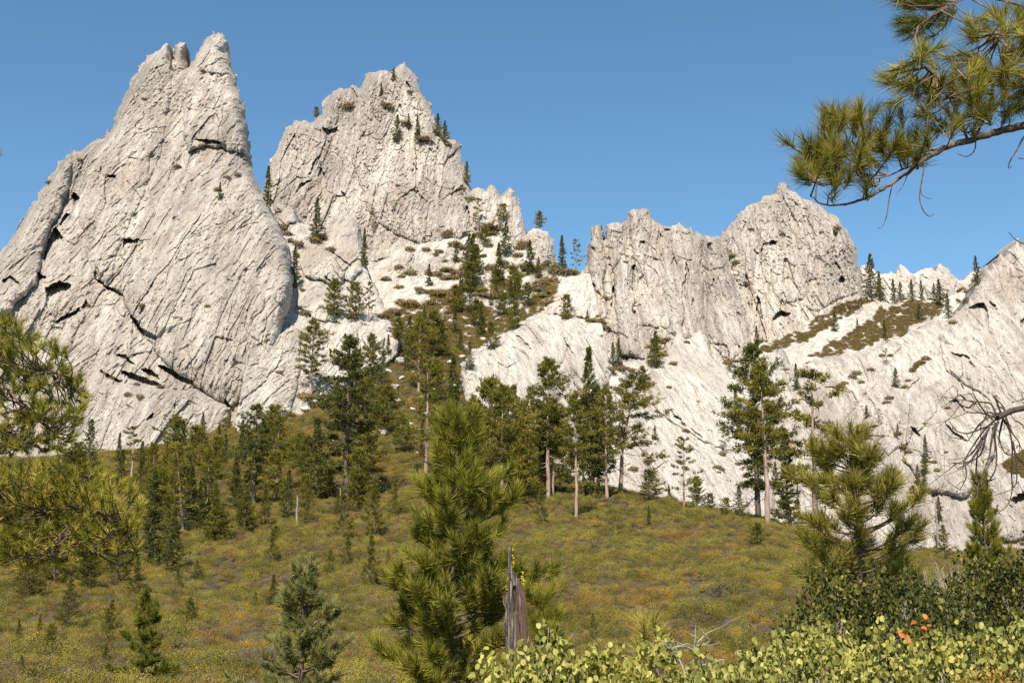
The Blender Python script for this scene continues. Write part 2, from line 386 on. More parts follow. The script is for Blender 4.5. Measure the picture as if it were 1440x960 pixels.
R2_LINE = [(340, 330), (362, 285), (377, 241), (386, 216), (400, 185), (413, 169), (421, 170), (436, 172), (441, 170), (453, 152), (464, 133), (470, 127), (482, 124), (491, 123), (495, 119), (506, 123), (512, 112), (519, 101), (528, 101), (538, 97), (547, 101), (556, 95), (562, 90), (569, 86), (573, 93), (581, 101), (588, 111), (591, 127), (600, 141), (611, 161), (623, 182), (634, 194), (643, 198), (648, 211), (654, 230), (659, 256), (663, 266), (672, 262), (684, 269), (688, 260), (692, 259), (698, 266), (705, 276), (710, 274), (714, 265), (718, 262), (724, 269), (730, 288), (737, 309), (742, 328), (748, 321), (758, 320), (772, 325), (779, 343), (782, 366), (778, 388), (772, 410)]
rock_body("granite_crag", "broad jagged granite peak in the middle with firs near its top", R2_LINE,
    [(740, 470), (560, 480), (360, 470)],
    {'y': [(86, 775), (220, 730), (340, 675), (420, 610), (480, 580)]}, rim=(22, 16), phi=0.12, rough=1.1, white=0.29, flute=1.0, wgrad=0.14, seed=17,
    bulges=[([(500, 150), (520, 104), (568, 88), (590, 128), (612, 164), (655, 262), (662, 330), (600, 345), (556, 330), (522, 300), (494, 226)], 9, 45),
            ([(377, 245), (412, 172), (440, 174), (466, 134), (480, 130), (470, 190), (440, 260), (420, 290), (380, 300)], 6, 30),
            ([(664, 268), (686, 262), (698, 268), (700, 300), (690, 330), (668, 320)], 4, 12), ([(706, 280), (718, 264), (736, 312), (742, 340), (716, 345), (704, 310)], 5, 14), ([(745, 330), (758, 321), (778, 345), (780, 380), (760, 410), (742, 395)], 6, 14)],
    carves=[([(452, 180), (464, 182), (474, 178), (477, 184), (464, 192), (459, 202), (456, 192)], 7), ([(446, 220), (452, 216), (440, 245), (432, 250)], 5), ([(420, 260), (440, 252), (424, 272), (416, 274)], 5),
            ([(452, 238), (458, 246), (452, 258), (447, 248)], 6), ([(494, 122), (500, 130), (502, 146), (496, 136)], 6), ([(572, 114), (578, 122), (576, 134), (571, 124)], 5), ([(512, 230), (520, 240), (518, 250), (512, 242)], 4),
            ([(582, 230), (587, 240), (584, 254), (580, 240)], 4), ([(656, 288), (662, 300), (660, 312), (655, 300)], 6), ([(547, 100), (554, 106), (553, 118), (548, 112)], 6), ([(478, 268), (486, 272), (490, 288), (484, 284)], 5)])

# boulders and pillars at the foot of the middle peak, beside the left crag
rock_body("granite_buttress", "low pale granite buttress and pillar between the left crag and the gully",
    [(360, 420), (384, 330), (392, 300), (404, 291), (416, 294), (420, 312), (440, 318), (456, 326), (462, 318), (470, 302), (484, 298), (496, 304), (508, 318), (514, 348), (514, 372), (528, 400), (540, 430), (556, 452), (566, 480), (560, 500), (540, 520), (520, 520), (500, 552), (452, 580)],
    [(430, 640), (360, 660), (330, 600)],
    {'y': [(290, 600), (380, 530), (470, 465), (560, 423), (640, 400)], 'kx': 0.22, 'x': 470}, rim=(14, 8), phi=0.22, rough=0.75, white=0.62, wgrad=0.10, seed=29,
    bulges=[([(420, 370), (432, 352), (452, 348), (474, 360), (484, 382), (482, 400), (460, 398), (430, 390)], 9, 18), ([(468, 372), (472, 330), (486, 300), (500, 308), (512, 340), (510, 380), (496, 396), (478, 392)], 8, 14),
            ([(426, 396), (450, 398), (480, 410), (500, 440), (480, 455), (440, 448), (416, 430)], 7, 20), ([(466, 470), (486, 448), (504, 462), (506, 492), (490, 520), (470, 505)], 8, 14),
            ([(508, 470), (522, 462), (544, 474), (538, 490), (516, 494)], 6, 10), ([(392, 306), (404, 293), (416, 297), (418, 312), (402, 320)], 6, 9), ([(386, 470), (410, 450), (424, 470), (420, 540), (400, 600), (360, 600)], 6, 20)],
    carves=[([(501, 309), (510, 320), (514, 350), (513, 374), (508, 370), (504, 340)], 8), ([(466, 352), (478, 360), (492, 372), (490, 376), (476, 366)], 5), ([(453, 384), (462, 392), (470, 398), (462, 398)], 5), ([(444, 540), (462, 528), (472, 548), (460, 556), (446, 554)], 4), ([(463, 490), (468, 500), (472, 515), (466, 510)], 7)])

rock_body("scree_slope", "steep white scree gully dotted with shrubs below the middle peak",
    [(500, 420), (520, 380), (560, 350), (610, 338), (650, 330), (690, 318), (740, 352), (770, 376), (800, 380), (830, 384)],
    [(850, 470), (780, 500), (700, 560), (560, 560), (500, 500)],
    {'y': [(310, 690), (380, 642), (440, 575), (500, 512), (560, 462)]}, rim=(2, 6), phi=0.5, rough=0.7, white=0.75, wgrad=0.05, seed=37, cat="rock slope", stain=0.25,
    bulges=[([(676, 405), (684, 390), (694, 400), (704, 412), (694, 420), (680, 416)], 8, 8), ([(640, 380), (660, 372), (664, 384), (648, 390)], 4, 6), ([(720, 366), (736, 362), (742, 376), (728, 384)], 5, 7),
            ([(770, 440), (774, 408), (794, 390), (822, 386), (832, 420), (826, 450)], 9, 16), ([(532, 430), (556, 418), (566, 440), (548, 450)], 4, 8), ([(590, 380), (612, 372), (616, 392), (600, 398)], 3, 8)])

rock_body("granite_dome", "smooth rounded white granite dome in the middle behind the tall ridge pines",
    [(660, 620), (652, 560), (646, 512), (663, 497), (681, 486), (699, 472), (716, 464), (734, 451), (756, 444), (780, 442), (794, 450), (810, 444), (826, 460), (848, 474), (866, 492), (884, 520), (900, 560)],
    [(930, 720), (690, 740)],
    {'y': [(440, 482), (520, 435), (600, 400), (740, 345)], 'kx': 0.12, 'x': 780}, rim=(15, 17), phi=-0.45, rough=0.6, white=0.66, wgrad=0.02, seed=43, stain=0.3, cat="rock dome",
    bulges=[([(700, 474), (756, 446), (800, 470), (780, 560), (720, 640), (680, 600), (690, 520)], 5, 30), ([(806, 452), (850, 478), (862, 520), (840, 580), (806, 540), (796, 490)], 6, 22)],
    carves=[([(724, 470), (736, 478), (748, 494), (740, 492), (730, 482)], 3), ([(790, 470), (800, 486), (806, 500), (798, 494)], 3)])

R3A_LINE = [(768, 460), (772, 420), (778, 404), (795, 390), (812, 388), (824, 372), (827, 348), (831, 330), (836, 317), (843, 312), (846, 322), (848, 338), (851, 336), (854, 314), (864, 312), (879, 310), (882, 298), (890, 293), (902, 293), (909, 291), (914, 296), (917, 307), (926, 313), (934, 317), (945, 317), (951, 316), (955, 311), (960, 317), (972, 319), (982, 326), (991, 330), (1002, 332), (1013, 332), (1020, 350), (1026, 372), (1034, 394), (1044, 420), (1052, 452), (1057, 480), (1059, 505), (1062, 540)]
rock_body("granite_crag", "long fluted granite wall right of the notch with a thin left pinnacle", R3A_LINE,
    [(1060, 600), (860, 640), (790, 520)],
    {'y': [(290, 690), (400, 650), (480, 610), (640, 520)]}, rim=(10, 8), phi=0.03, rough=1.0, white=0.32, wgrad=0.28, seed=53, flute=2.2,
    bulges=[([(866, 442), (862, 404), (868, 372), (878, 360), (888, 372), (892, 440), (906, 505), (868, 500)], 9, 10), ([(826, 372), (836, 318), (843, 313), (848, 326), (852, 380), (850, 420), (830, 400)], 5, 11),
            ([(853, 318), (878, 311), (884, 340), (876, 358), (860, 380), (852, 350)], 4, 12), ([(884, 300), (908, 293), (915, 312), (912, 360), (898, 400), (890, 360)], 5, 12),
            ([(897, 420), (914, 340), (950, 328), (986, 334), (990, 420), (984, 470), (960, 478), (930, 462), (900, 456)], 6, 22), ([(986, 336), (1012, 334), (1030, 390), (1050, 450), (1058, 506), (1020, 510), (996, 470), (992, 400)], 8, 20),
            ([(936, 480), (942, 450), (951, 436), (960, 446), (964, 470), (950, 500), (934, 505)], 10, 9), ([(968, 480), (978, 450), (987, 434), (994, 450), (1000, 500), (985, 520), (966, 510)], 10, 9)],
    carves=[([(861, 406), (865, 400), (866, 424), (863, 442), (860, 436)], 9), ([(889, 372), (893, 372), (893, 400), (890, 412)], 8), ([(829, 345), (836, 348), (838, 356), (830, 352)], 6), ([(876, 366), (884, 370), (886, 376), (878, 374)], 5),
            ([(900, 338), (908, 340), (906, 346), (899, 343)], 6), ([(935, 322), (944, 323), (943, 327), (934, 327)], 5), ([(855, 370), (862, 376), (857, 377)], 4), ([(832, 396), (838, 402), (836, 410), (831, 404)], 5),
            ([(965, 366), (969, 380), (967, 420), (963, 400)], 5), ([(1001, 390), (1006, 394), (1003, 400)], 5), ([(972, 418), (976, 424), (973, 432)], 5)])

R3B_LINE = [(996, 420), (1004, 350), (1013, 331), (1022, 321), (1034, 309), (1040, 298), (1054, 286), (1065, 284), (1073, 275), (1082, 273), (1090, 271), (1093, 260), (1096, 256), (1102, 255), (1108, 259), (1111, 266), (1121, 271), (1135, 280), (1150, 287), (1160, 295), (1168, 300), (1181, 307), (1192, 323), (1203, 345), (1207, 362), (1212, 387), (1215, 412), (1218, 450)]
rock_body("granite_crag", "rounded granite tower with dark caves beneath the overhanging pine bough", R3B_LINE,
    [(1180, 500), (1040, 560), (1000, 500)],
    {'y': [(255, 740), (400, 700), (480, 668), (560, 630)]}, rim=(16, 12), phi=0.02, rough=1.05, white=0.37, wgrad=0.18, seed=61, flute=1.8,
    bulges=[([(1060, 300), (1095, 260), (1140, 286), (1150, 360), (1130, 420), (1100, 430), (1075, 390)], 6, 30), ([(1140, 290), (1190, 322), (1212, 410), (1180, 420), (1150, 440), (1135, 400)], 5, 25),
            ([(1020, 328), (1054, 290), (1070, 320), (1058, 400), (1040, 400), (1024, 370)], 5, 20)],
    carves=[([(1081, 343), (1086, 339), (1092, 341), (1090, 348), (1083, 350)], 9), ([(1179, 392), (1184, 388), (1189, 396), (1187, 404), (1181, 403)], 9), ([(1086, 448), (1092, 440), (1099, 437), (1111, 441), (1108, 448), (1094, 453), (1088, 455)], 10),
            ([(1064, 414), (1068, 420), (1074, 448), (1068, 451), (1064, 436)], 8), ([(1171, 322), (1178, 326), (1175, 350), (1170, 362), (1172, 340)], 6), ([(1175, 368), (1182, 376), (1184, 384), (1177, 378)], 6), ([(1061, 350), (1068, 356), (1066, 360), (1060, 356)], 4),
            ([(1104, 330), (1112, 335), (1108, 338)], 4), ([(1098, 420), (1103, 426), (1098, 432)], 5), ([(1145, 445), (1150, 450), (1148, 456)], 4)])

# far ridge seen over the saddle
rock_body("granite_ridge", "low line of small pale granite points beyond the wooded saddle",
    [(1190, 420), (1204, 380), (1212, 372), (1222, 371), (1236, 385), (1248, 384), (1252, 380), (1259, 384), (1263, 373), (1269, 372), (1277, 379), (1284, 385), (1290, 381), (1296, 378), (1307, 376), (1310, 374), (1314, 380), (1318, 371), (1323, 370), (1334, 377), (1342, 387), (1348, 393), (1356, 392), (1361, 386), (1368, 380), (1378, 378), (1386, 384), (1400, 400)],
    [(1420, 480), (1190, 480)],
    {'y': [(370, 850), (480, 800)]}, rim=(10, 6), phi=-0.4, rough=0.8, white=0.70, wgrad=0.05, seed=71, cat="rock ridge",
    bulges=[([(1262, 400), (1265, 374), (1284, 388), (1286, 420), (1266, 420)], 4, 8), ([(1300, 400), (1320, 372), (1334, 380), (1345, 396), (1340, 420), (1304, 420)], 5, 10)])

SADDLE = [(1066, 486), (1136, 462), (1147, 448), (1196, 423), (1210, 417), (1231, 425), (1260, 425), (1288, 423), (1323, 421), (1345, 412), (1372, 400), (1400, 420)]
rock_body("rocky_saddle", "sloping saddle of brown brush and bare rock below the far ridge", SADDLE,
    [(1400, 500), (1120, 530), (1066, 520)], {'y': [(400, 748), (430, 700), (500, 585), (530, 550)]}, rim=(1, 6), phi=1.1, rough=0.55, white=0.70, seed=83, cat="rock slope", stain=0.3)

R4_LINE = [(1052, 540), (1061, 519), (1079, 505), (1090, 490), (1095, 480), (1100, 487), (1111, 511), (1132, 510), (1171, 497), (1192, 499), (1217, 492), (1252, 478), (1288, 462), (1309, 452), (1337, 447), (1352, 430), (1358, 420), (1364, 418), (1371, 402), (1376, 401), (1380, 388), (1384, 374), (1388, 371), (1391, 378), (1395, 368), (1400, 371), (1404, 357), (1408, 353), (1412, 360), (1417, 347), (1422, 349), (1427, 337), (1432, 333), (1436, 345), (1441, 337), (1460, 330), (1500, 300), (1560, 290), (1600, 300)]
rock_body("granite_slope", "huge pale granite slab face on the right rising to the photo edge", R4_LINE,
    [(1600, 800), (1030, 800)],
    {'y': [(300, 640), (420, 590), (500, 540), (600, 470), (800, 392)], 'kx': -0.06, 'x': 1250}, rim=(16, 12), phi=0.35, rough=0.72, white=0.52, wgrad=0.10, flute=0.35, seed=97, stain=0.6,
    bulges=[([(1346, 436), (1366, 380), (1400, 330), (1440, 290), (1560, 250), (1580, 600), (1440, 600), (1392, 560), (1330, 520), (1320, 470)], 9, 30),
            ([(1100, 540), (1180, 505), (1250, 482), (1230, 540), (1180, 600), (1120, 640), (1090, 600)], 5, 26), ([(1240, 500), (1300, 466), (1330, 480), (1340, 540), (1300, 600), (1250, 640), (1210, 600)], 6, 30),
            ([(1280, 560), (1330, 530), (1380, 560), (1400, 640), (1360, 700), (1300, 690), (1270, 640)], 8, 20), ([(1384, 560), (1440, 570), (1520, 620), (1520, 760), (1400, 760), (1380, 680)], 8, 30),
            ([(1184, 640), (1260, 620), (1300, 700), (1330, 770), (1220, 780)], 8, 26), ([(1060, 560), (1084, 515), (1096, 482), (1104, 510), (1116, 560), (1090, 620), (1056, 640)], 8, 16)],
    carves=[([(1361, 432), (1374, 426), (1384, 428), (1390, 444), (1392, 456), (1384, 455), (1372, 444)], 8), ([(1391, 424), (1400, 430), (1402, 438), (1394, 434)], 6), ([(1335, 564), (1346, 562), (1356, 575), (1350, 577)], 5),
            ([(1276, 596), (1290, 606), (1296, 614), (1288, 614)], 6), ([(1326, 592), (1342, 606), (1360, 620), (1352, 622), (1334, 606)], 5), ([(1436, 452), (1444, 446), (1446, 470), (1438, 476)], 5), ([(1335, 494), (1360, 500), (1372, 516), (1352, 508)], 5),
            ([(1300, 530), (1290, 536), (1278, 548), (1272, 552), (1284, 538)], 4), ([(1422, 700), (1440, 690), (1450, 720), (1430, 735)], 7)])

A3_LINE = [(840, 560), (850, 530), (862, 512), (880, 508), (904, 506), (922, 500), (940, 494), (950, 470), (956, 462), (964, 476), (976, 470), (986, 462), (996, 486), (1006, 505), (1022, 512), (1040, 508), (1054, 520), (1072, 540), (1080, 580), (1084, 640), (1090, 700), (1092, 780)]
rock_body("granite_apron", "bright white granite apron sweeping down behind the right ridge trees", A3_LINE,
    [(1080, 800), (820, 790)],
    {'y': [(460, 570), (540, 490), (640, 418), (800, 345)], 'kx': 0.16, 'x': 960}, rim=(9, 10), phi=-0.3, rough=0.5, white=0.80, wgrad=0.02, seed=103, stain=0.2, cat="rock slope",
    bulges=[([(905, 560), (925, 530), (950, 534), (985, 570), (1012, 605), (1020, 630), (990, 622), (940, 590)], 7, 22), ([(960, 520), (990, 470), (1010, 520), (1050, 560), (1060, 640), (1020, 630), (1000, 590)], 5, 20),
            ([(870, 600), (930, 600), (1000, 640), (1060, 700), (1000, 760), (880, 760)], 6, 26), ([(1050, 640), (1080, 690), (1094, 690), (1096, 780), (1050, 780)], 6, 14)],
    carves=[([(943, 581), (952, 585), (965, 600), (960, 600), (948, 591)], 4), ([(964, 599), (980, 607), (993, 616), (984, 614)], 3)])
# ------------------------------------------------------------------ the brush hillside: heights given along lines of sight from the trail
GU = [-1000, -300, 0, 200, 400, 520, 600, 660, 720, 800, 900, 1000, 1100, 1200, 1300, 1440, 1800, 2500]
GD = [1.5, 3, 5, 8, 12, 18, 28, 45, 70, 100, 140, 190, 230, 290, 350, 420, 500, 580, 700, 1000, 3000, 7000]
def col(*far):
    near = [2700, 1770, 1400, 1215, 1130, 1060, 1008, 968, 910, 858]
    return near + list(far)
HZT = [840, 846, 850]
GT = np.array([
    col(790, 715, 680, 655, 640, 640, 660, 690, 740) + HZT,
    col(792, 720, 686, 660, 645, 645, 660, 690, 740) + HZT,
    col(795, 728, 696, 668, 652, 645, 650, 680, 740) + HZT,
    col(798, 736, 704, 668, 642, 632, 640, 660, 740) + HZT,
    col(800, 742, 708, 650, 612, 586, 560, 560, 700) + HZT,
    col(800, 742, 706, 646, 600, 552, 492, 440, 600) + HZT,
    col(799, 740, 700, 642, 590, 532, 474, 420, 600) + HZT,
    col(798, 738, 696, 646, 600, 540, 482, 432, 600) + HZT,
    col(797, 734, 690, 654, 625, 590, 540, 480, 650) + HZT,
    col(796, 732, 686, 668, 670, 690, 700, 700, 720) + HZT,
    col(796, 732, 690, 704, 740, 760, 770, 780, 790) + HZT,
    col(798, 736, 712, 735, 765, 780, 790, 795, 800) + HZT,
    col(800, 745, 738, 765, 790, 800, 805, 810, 815) + HZT,
    col(812, 782, 785, 795, 810, 815, 820, 822, 825) + HZT,
    col(818, 792, 784, 790, 800, 810, 820, 828, 834) + HZT,
    col(818, 790, 778, 784, 796, 808, 820, 830, 838) + HZT,
    col(820, 790, 776, 780, 792, 806, 820, 832, 840) + HZT,
    col(846, 842, 840, 842, 844, 845, 846, 847, 848) + HZT], float)
def _slope(py): b = PY0 - py; return (F * SP + b * CP) / (F * CP - b * SP)
_gu = (np.array(GU) - PX0) / (F * CP); _gl = np.log(np.array(GD))
FU = np.linspace(_gu[0], _gu[-1], 240); FL = np.linspace(_gl[0], _gl[-1], 260)
_S = _slope(GT)
_t = np.stack([np.interp(FL, _gl, r) for r in _S]); _t = np.stack([np.interp(FU, _gu, _t[:, i]) for i in range(len(FL))], 1)
for _ in range(3):
    for ax, w in ((0, 3), (1, 2)):
        acc = np.zeros_like(_t)
        for k in range(-w, w + 1):
            ii = np.clip(np.arange(_t.shape[ax]) + k, 0, _t.shape[ax] - 1); acc += np.take(_t, ii, ax)
        _t = acc / (2 * w + 1)

def ground_z(x, y):
    x = np.asarray(x, float); y = np.maximum(np.asarray(y, float), 1.0)
    u = np.clip(x / y, FU[0], FU[-1]); l = np.clip(np.log(y), FL[0], FL[-1])
    fu = (u - FU[0]) / (FU[1] - FU[0]); fl = (l - FL[0]) / (FL[1] - FL[0])
    i = np.clip(fu.astype(int), 0, len(FU) - 2); j = np.clip(fl.astype(int), 0, len(FL) - 2); a = fu - i; b = fl - j
    s = (_t[i, j] * (1 - a) * (1 - b) + _t[i + 1, j] * a * (1 - b) + _t[i, j + 1] * (1 - a) * b + _t[i + 1, j + 1] * a * b)
    amp = np.clip((y - 15) / 60, 0, 1)
    return s * y + amp * (0.95 * perlin(x / 4.4, y / 6, 6.1) + 0.42 * perlin(x / 1.9, y / 2.6, 8.8) + 0.6 * perlin(x / 9, y / 12, 3.1) + 1.1 * perlin(x / 24, y / 34, 7.7))

def build_ground():
    uu = np.linspace(_gu[0], _gu[-1], 300); dd = np.exp(np.linspace(math.log(1.5), math.log(7000), 420))
    U, D = np.meshgrid(uu, dd, indexing='ij'); X = U * D; Z = ground_z(X, D)
    V = np.stack([X, D, Z], -1).reshape(-1, 3); n1, n2 = U.shape
    a = (np.arange(n1 - 1)[:, None] * n2 + np.arange(n2 - 1)[None]).ravel()
    m, n, out = mat_new("hillside_soil")
    b = N(n, "ShaderNodeBsdfPrincipled"); b.inputs['Roughness'].default_value = 0.95
    geo = N(n, "ShaderNodeNewGeometry")
    c = ramp(n, noise_tex(n, 0.35, 6, geo.outputs['Position'], 0.7), [(0.3, (0.035, 0.028, 0.014)), (0.55, (0.070, 0.053, 0.028)), (0.78, (0.13, 0.105, 0.07))])  # soil tone darkened to read as shadow in gaps between shrubs
    n.links.new(c, b.inputs[0]); n.links.new(b.outputs[0], out.inputs[0])
    o = link("ground", make_mesh("ground", V, np.stack([a, a + n2, a + n2 + 1, a + 1], 1), m, True))
    tag(o, "brushy hillside rising from the trail to the foot of the crags", "hillside", kind='structure')
build_ground()

def hit(px, py, ground_only=False):
    """Nearest surface (rock or hillside) seen at a photo pixel."""
    i, j = int(round((px - GX0) / STEP)), int(round((py - GY0) / STEP))
    d = 1e9
    if not ground_only and 0 <= i < NX and 0 <= j < NY: d = float(ZBUF[j, i])
    w = ray(px, py); ds = np.exp(np.linspace(math.log(16), math.log(900), 1500))
    below = ground_z(w[0] * ds, ds) >= w[2] * ds
    if below.any(): d = min(d, float(ds[np.argmax(below)]))
    if d > 5000: return None
    return Vector(w * d)
# ------------------------------------------------------------------ plant building blocks
def tubes(paths, sides=5):
    """Tapered tubes along polylines: [(points, radius at start, radius at end)] as one vertex and face list."""
    V, Fs, n0 = [], [], 0
    for pts, ra, rb in paths:
        pts = np.asarray(pts, float); n = len(pts)
        tg = np.gradient(pts, axis=0); tg /= np.linalg.norm(tg, axis=1, keepdims=True) + 1e-9
        ref = np.where(np.abs(tg[:, 2:3]) > 0.9, np.array([[1.0, 0, 0]]), np.array([[0, 0, 1.0]]))
        u = np.cross(tg, ref); u /= np.linalg.norm(u, axis=1, keepdims=True) + 1e-9; v = np.cross(tg, u)
        r = np.linspace(ra, rb, n)[:, None, None]
        a = np.linspace(0, 2 * np.pi, sides, endpoint=False)[None, :, None]
        ring = pts[:, None] + r * (np.cos(a) * u[:, None] + np.sin(a) * v[:, None])
        V.append(ring.reshape(-1, 3))
        i = np.arange(n - 1)[:, None] * sides; k = np.arange(sides)[None]; k2 = (k + 1) % sides
        Fs.append((np.stack([i + k, i + k2, i + sides + k2, i + sides + k], -1).reshape(-1, 4)) + n0); n0 += n * sides
    return np.concatenate(V), np.concatenate(Fs)

def unit(a): return a / (np.linalg.norm(a, axis=-1, keepdims=True) + 1e-9)

def blades(base, dirs, length, width, r, tint):
    """One thin three-cornered blade for each base point."""
    n = len(base)
    side = unit(np.cross(dirs, r.normal(size=(n, 3))))
    L = np.broadcast_to(np.asarray(length, float), (n,))[:, None]; W = np.broadcast_to(np.asarray(width, float), (n,))[:, None]
    V = np.stack([base - side * W / 2, base + side * W / 2, base + dirs * L], 1).reshape(-1, 3)
    return V, np.arange(3 * n).reshape(-1, 3), np.repeat(tint, 3)

def tuft_cloud(cen, dirs, tint, n, length, width, spread, r, jitter):
    """n blades around each centre, leaning along the shoot's direction."""
    m = len(cen)
    b = np.repeat(cen, n, 0) + r.normal(size=(m * n, 3)) * jitter
    d = unit(np.repeat(dirs, n, 0) + r.normal(size=(m * n, 3)) * spread)
    t = np.clip(np.repeat(tint, n) + r.normal(size=m * n) * 0.10, 0, 1)
    return blades(b, d, length * r.uniform(0.6, 1.15, m * n), width, r, t)

PROTO = {}
def conifer_data(h, base, rmax, prof, nb, droop, lift, tuft, n_bl, bl_len, bl_w, seed, trunk_r, gap=0.0, bare=0, spread=0.9, clump=1.0, lean=0.0, flat=0.5):
    r = np.random.default_rng(seed)
    T, Cn, Dn, Tn = [], [], [], []
    zs = np.linspace(-0.02 * h, h * 0.985, 12)
    bend = np.stack([np.cumsum(r.normal(size=12)) * 0.004 * h + lean * h * (np.linspace(0, 1, 12) ** 1.6), np.cumsum(r.normal(size=12)) * 0.004 * h, zs], 1); bend[0, :2] = 0
    T.append((bend, trunk_r * 1.2, trunk_r * 0.14))
    def stem(z): return np.array([np.interp(z, zs, bend[:, 0]), np.interp(z, zs, bend[:, 1]), z])
    for i in range(nb):
        t = base + (1 - base) * (i + r.uniform(0, 1)) / nb
        az = i * 2.399 + r.uniform(-0.5, 0.5)
        if gap and r.uniform() < gap: continue
        q = (t - base) / (1 - base)
        L = rmax * prof(q) * r.uniform(0.55, 1.12)
        if gap: L *= 1 + 0.35 * r.normal() * (q < 0.8)
        L = max(L, 0.03 * h * (1 - 0.6 * q))
        el = droop * (1 - q) + lift * q + r.normal() * 0.12
        d = np.array([math.cos(az) * math.cos(el), math.sin(az) * math.cos(el), math.sin(el)])
        p0 = stem(t * h); k = np.linspace(0, 1, 5)[:, None]
        pts = p0 + d * L * k + np.array([0, 0, 1.0]) * L * 0.16 * k ** 2
        T.append((pts, trunk_r * 0.20 * (1 - 0.7 * q), trunk_r * 0.05))
        m = max(2, int(tuft * (0.35 + L / rmax)))
        s = r.uniform(0.32, 1.0, m) ** 0.8
        lat = r.normal(size=m) * L * 0.17 * s * clump
        sd = np.array([-math.sin(az), math.cos(az), 0])
        c = p0 + d * L * s[:, None] + sd * lat[:, None] + np.array([0, 0, 1]) * (L * 0.16 * s ** 2 + r.normal(size=m) * 0.035 * L + 0.012 * h)[:, None]
        Cn.append(c); Dn.append(unit(d * 0.8 + sd * np.sign(lat)[:, None] * 0.5 + np.array([0, 0, flat])))
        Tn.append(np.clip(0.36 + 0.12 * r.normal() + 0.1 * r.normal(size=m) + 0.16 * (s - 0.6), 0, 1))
    for i in range(bare):                                     # dead stubs on the clear trunk
        t = r.uniform(base * 0.45, base * 1.15); az = r.uniform(0, 6.28); L = rmax * r.uniform(0.2, 0.75)
        p0 = stem(t * h); d = np.array([math.cos(az), math.sin(az), r.uniform(-0.45, 0.1)])
        T.append((np.stack([p0, p0 + d * L * 0.5 + np.array([0, 0, -0.02 * h * r.uniform()]), p0 + d * L]), trunk_r * 0.15, trunk_r * 0.03))
    tip = stem(h * 0.985); k = 6
    Cn.append(tip + r.normal(size=(k, 3)) * np.array([.006, .006, .012]) * h); Dn.append(unit(np.array([0, 0, 1.0]) + r.normal(size=(k, 3)) * 0.3)); Tn.append(np.full(k, 0.45))
    Cn, Dn, Tn = np.concatenate(Cn), np.concatenate(Dn), np.concatenate(Tn)
    V, Fc, tt = tuft_cloud(Cn, Dn, Tn, n_bl, bl_len, bl_w, spread, r, bl_len * 0.28)
    return tubes(T, 6), (V, Fc, tt)

def proto(key, bark, leaf, **kw):
    (tv, tf), (cv, cf, tt) = conifer_data(**kw)
    PROTO[key] = (kw['h'], make_mesh(key + "_trunk", tv, tf, bark, True), make_mesh(key + "_crown", cv, cf, leaf, False, {"tint": tt}))

p_tall = lambda q: (0.55 + 0.75 * math.sin(min(q, 1) * 2.6 + 0.25)) * (1 - q ** 3 * 0.75)
p_cone = lambda q: 1.0 - 0.93 * q
p_fir = lambda q: (1 - q) ** 0.75 * 0.96 + 0.03
p_egg = lambda q: math.sqrt(max(0.0, 1 - (1.25 * q - 0.25) ** 2)) * 0.95 + 0.05
for k, (sd, rm, gp) in enumerate(((1, 3.9, 0.15), (2, 3.3, 0.22), (3, 4.4, 0.12))):
    proto("tall%d" % k, M_BARK, M_PINE, h=26, base=(0.36, 0.42, 0.30)[k], rmax=rm, prof=p_tall, nb=86, droop=-0.25, lift=0.65, tuft=13, n_bl=12, bl_len=0.62, bl_w=0.15, seed=sd, trunk_r=0.40, gap=gp, bare=14, clump=1.3, spread=1.0)
for k, (sd, rm) in enumerate(((11, 4.0), (12, 3.3), (13, 4.8))):
    proto("fir%d" % k, M_BARK_DARK, M_FIR, h=22, base=0.05, rmax=rm, prof=p_fir, nb=150, droop=-0.32, lift=0.45, tuft=12, n_bl=10, bl_len=0.50, bl_w=0.15, seed=sd, trunk_r=0.34, gap=0.08, clump=1.1, spread=0.75, flat=0.1)
for k, (sd, rm) in enumerate(((21, 2.0), (22, 2.7))):
    proto("young%d" % k, M_BARK_DARK, M_YOUNG, h=8, base=0.03, rmax=rm, prof=p_cone, nb=62, droop=0.05, lift=0.95, tuft=9, n_bl=14, bl_len=0.36, bl_w=0.055, seed=sd, trunk_r=0.13, gap=0.08, clump=1.2, spread=0.9)
for k, (sd, rm) in enumerate(((31, 4.2), (32, 3.2))):
    proto("sparse%d" % k, M_BARK, M_PINE, h=20, base=0.28, rmax=rm, prof=p_egg, nb=44, droop=-0.15, lift=0.45, tuft=12, n_bl=12, bl_len=0.55, bl_w=0.14, seed=sd, trunk_r=0.30, gap=0.35, bare=22, clump=1.2, spread=1.0)
for k, (sd, rm) in enumerate(((41, 3.4), (42, 4.2))):
    proto("bushy%d" % k, M_BARK_DARK, M_PINE, h=13, base=0.10, rmax=rm, prof=p_egg, nb=90, droop=-0.05, lift=0.8, tuft=14, n_bl=12, bl_len=0.5, bl_w=0.12, seed=sd, trunk_r=0.24, gap=0.1, clump=1.5, spread=1.0)
proto("big0", M_BARK_DARK, M_FIR, h=27, base=0.16, rmax=4.8, prof=p_tall, nb=110, droop=-0.35, lift=0.4, tuft=15, n_bl=12, bl_len=0.6, bl_w=0.17, seed=51, trunk_r=0.46, gap=0.16, bare=16, clump=1.3, spread=0.9, flat=0.2)
proto("windy0", M_BARK, M_PINE, h=24, base=0.34, rmax=4.6, prof=p_tall, nb=74, droop=-0.1, lift=0.4, tuft=15, n_bl=12, bl_len=0.6, bl_w=0.15, seed=53, trunk_r=0.36, gap=0.3, bare=12, clump=1.3, lean=0.10, spread=0.9)

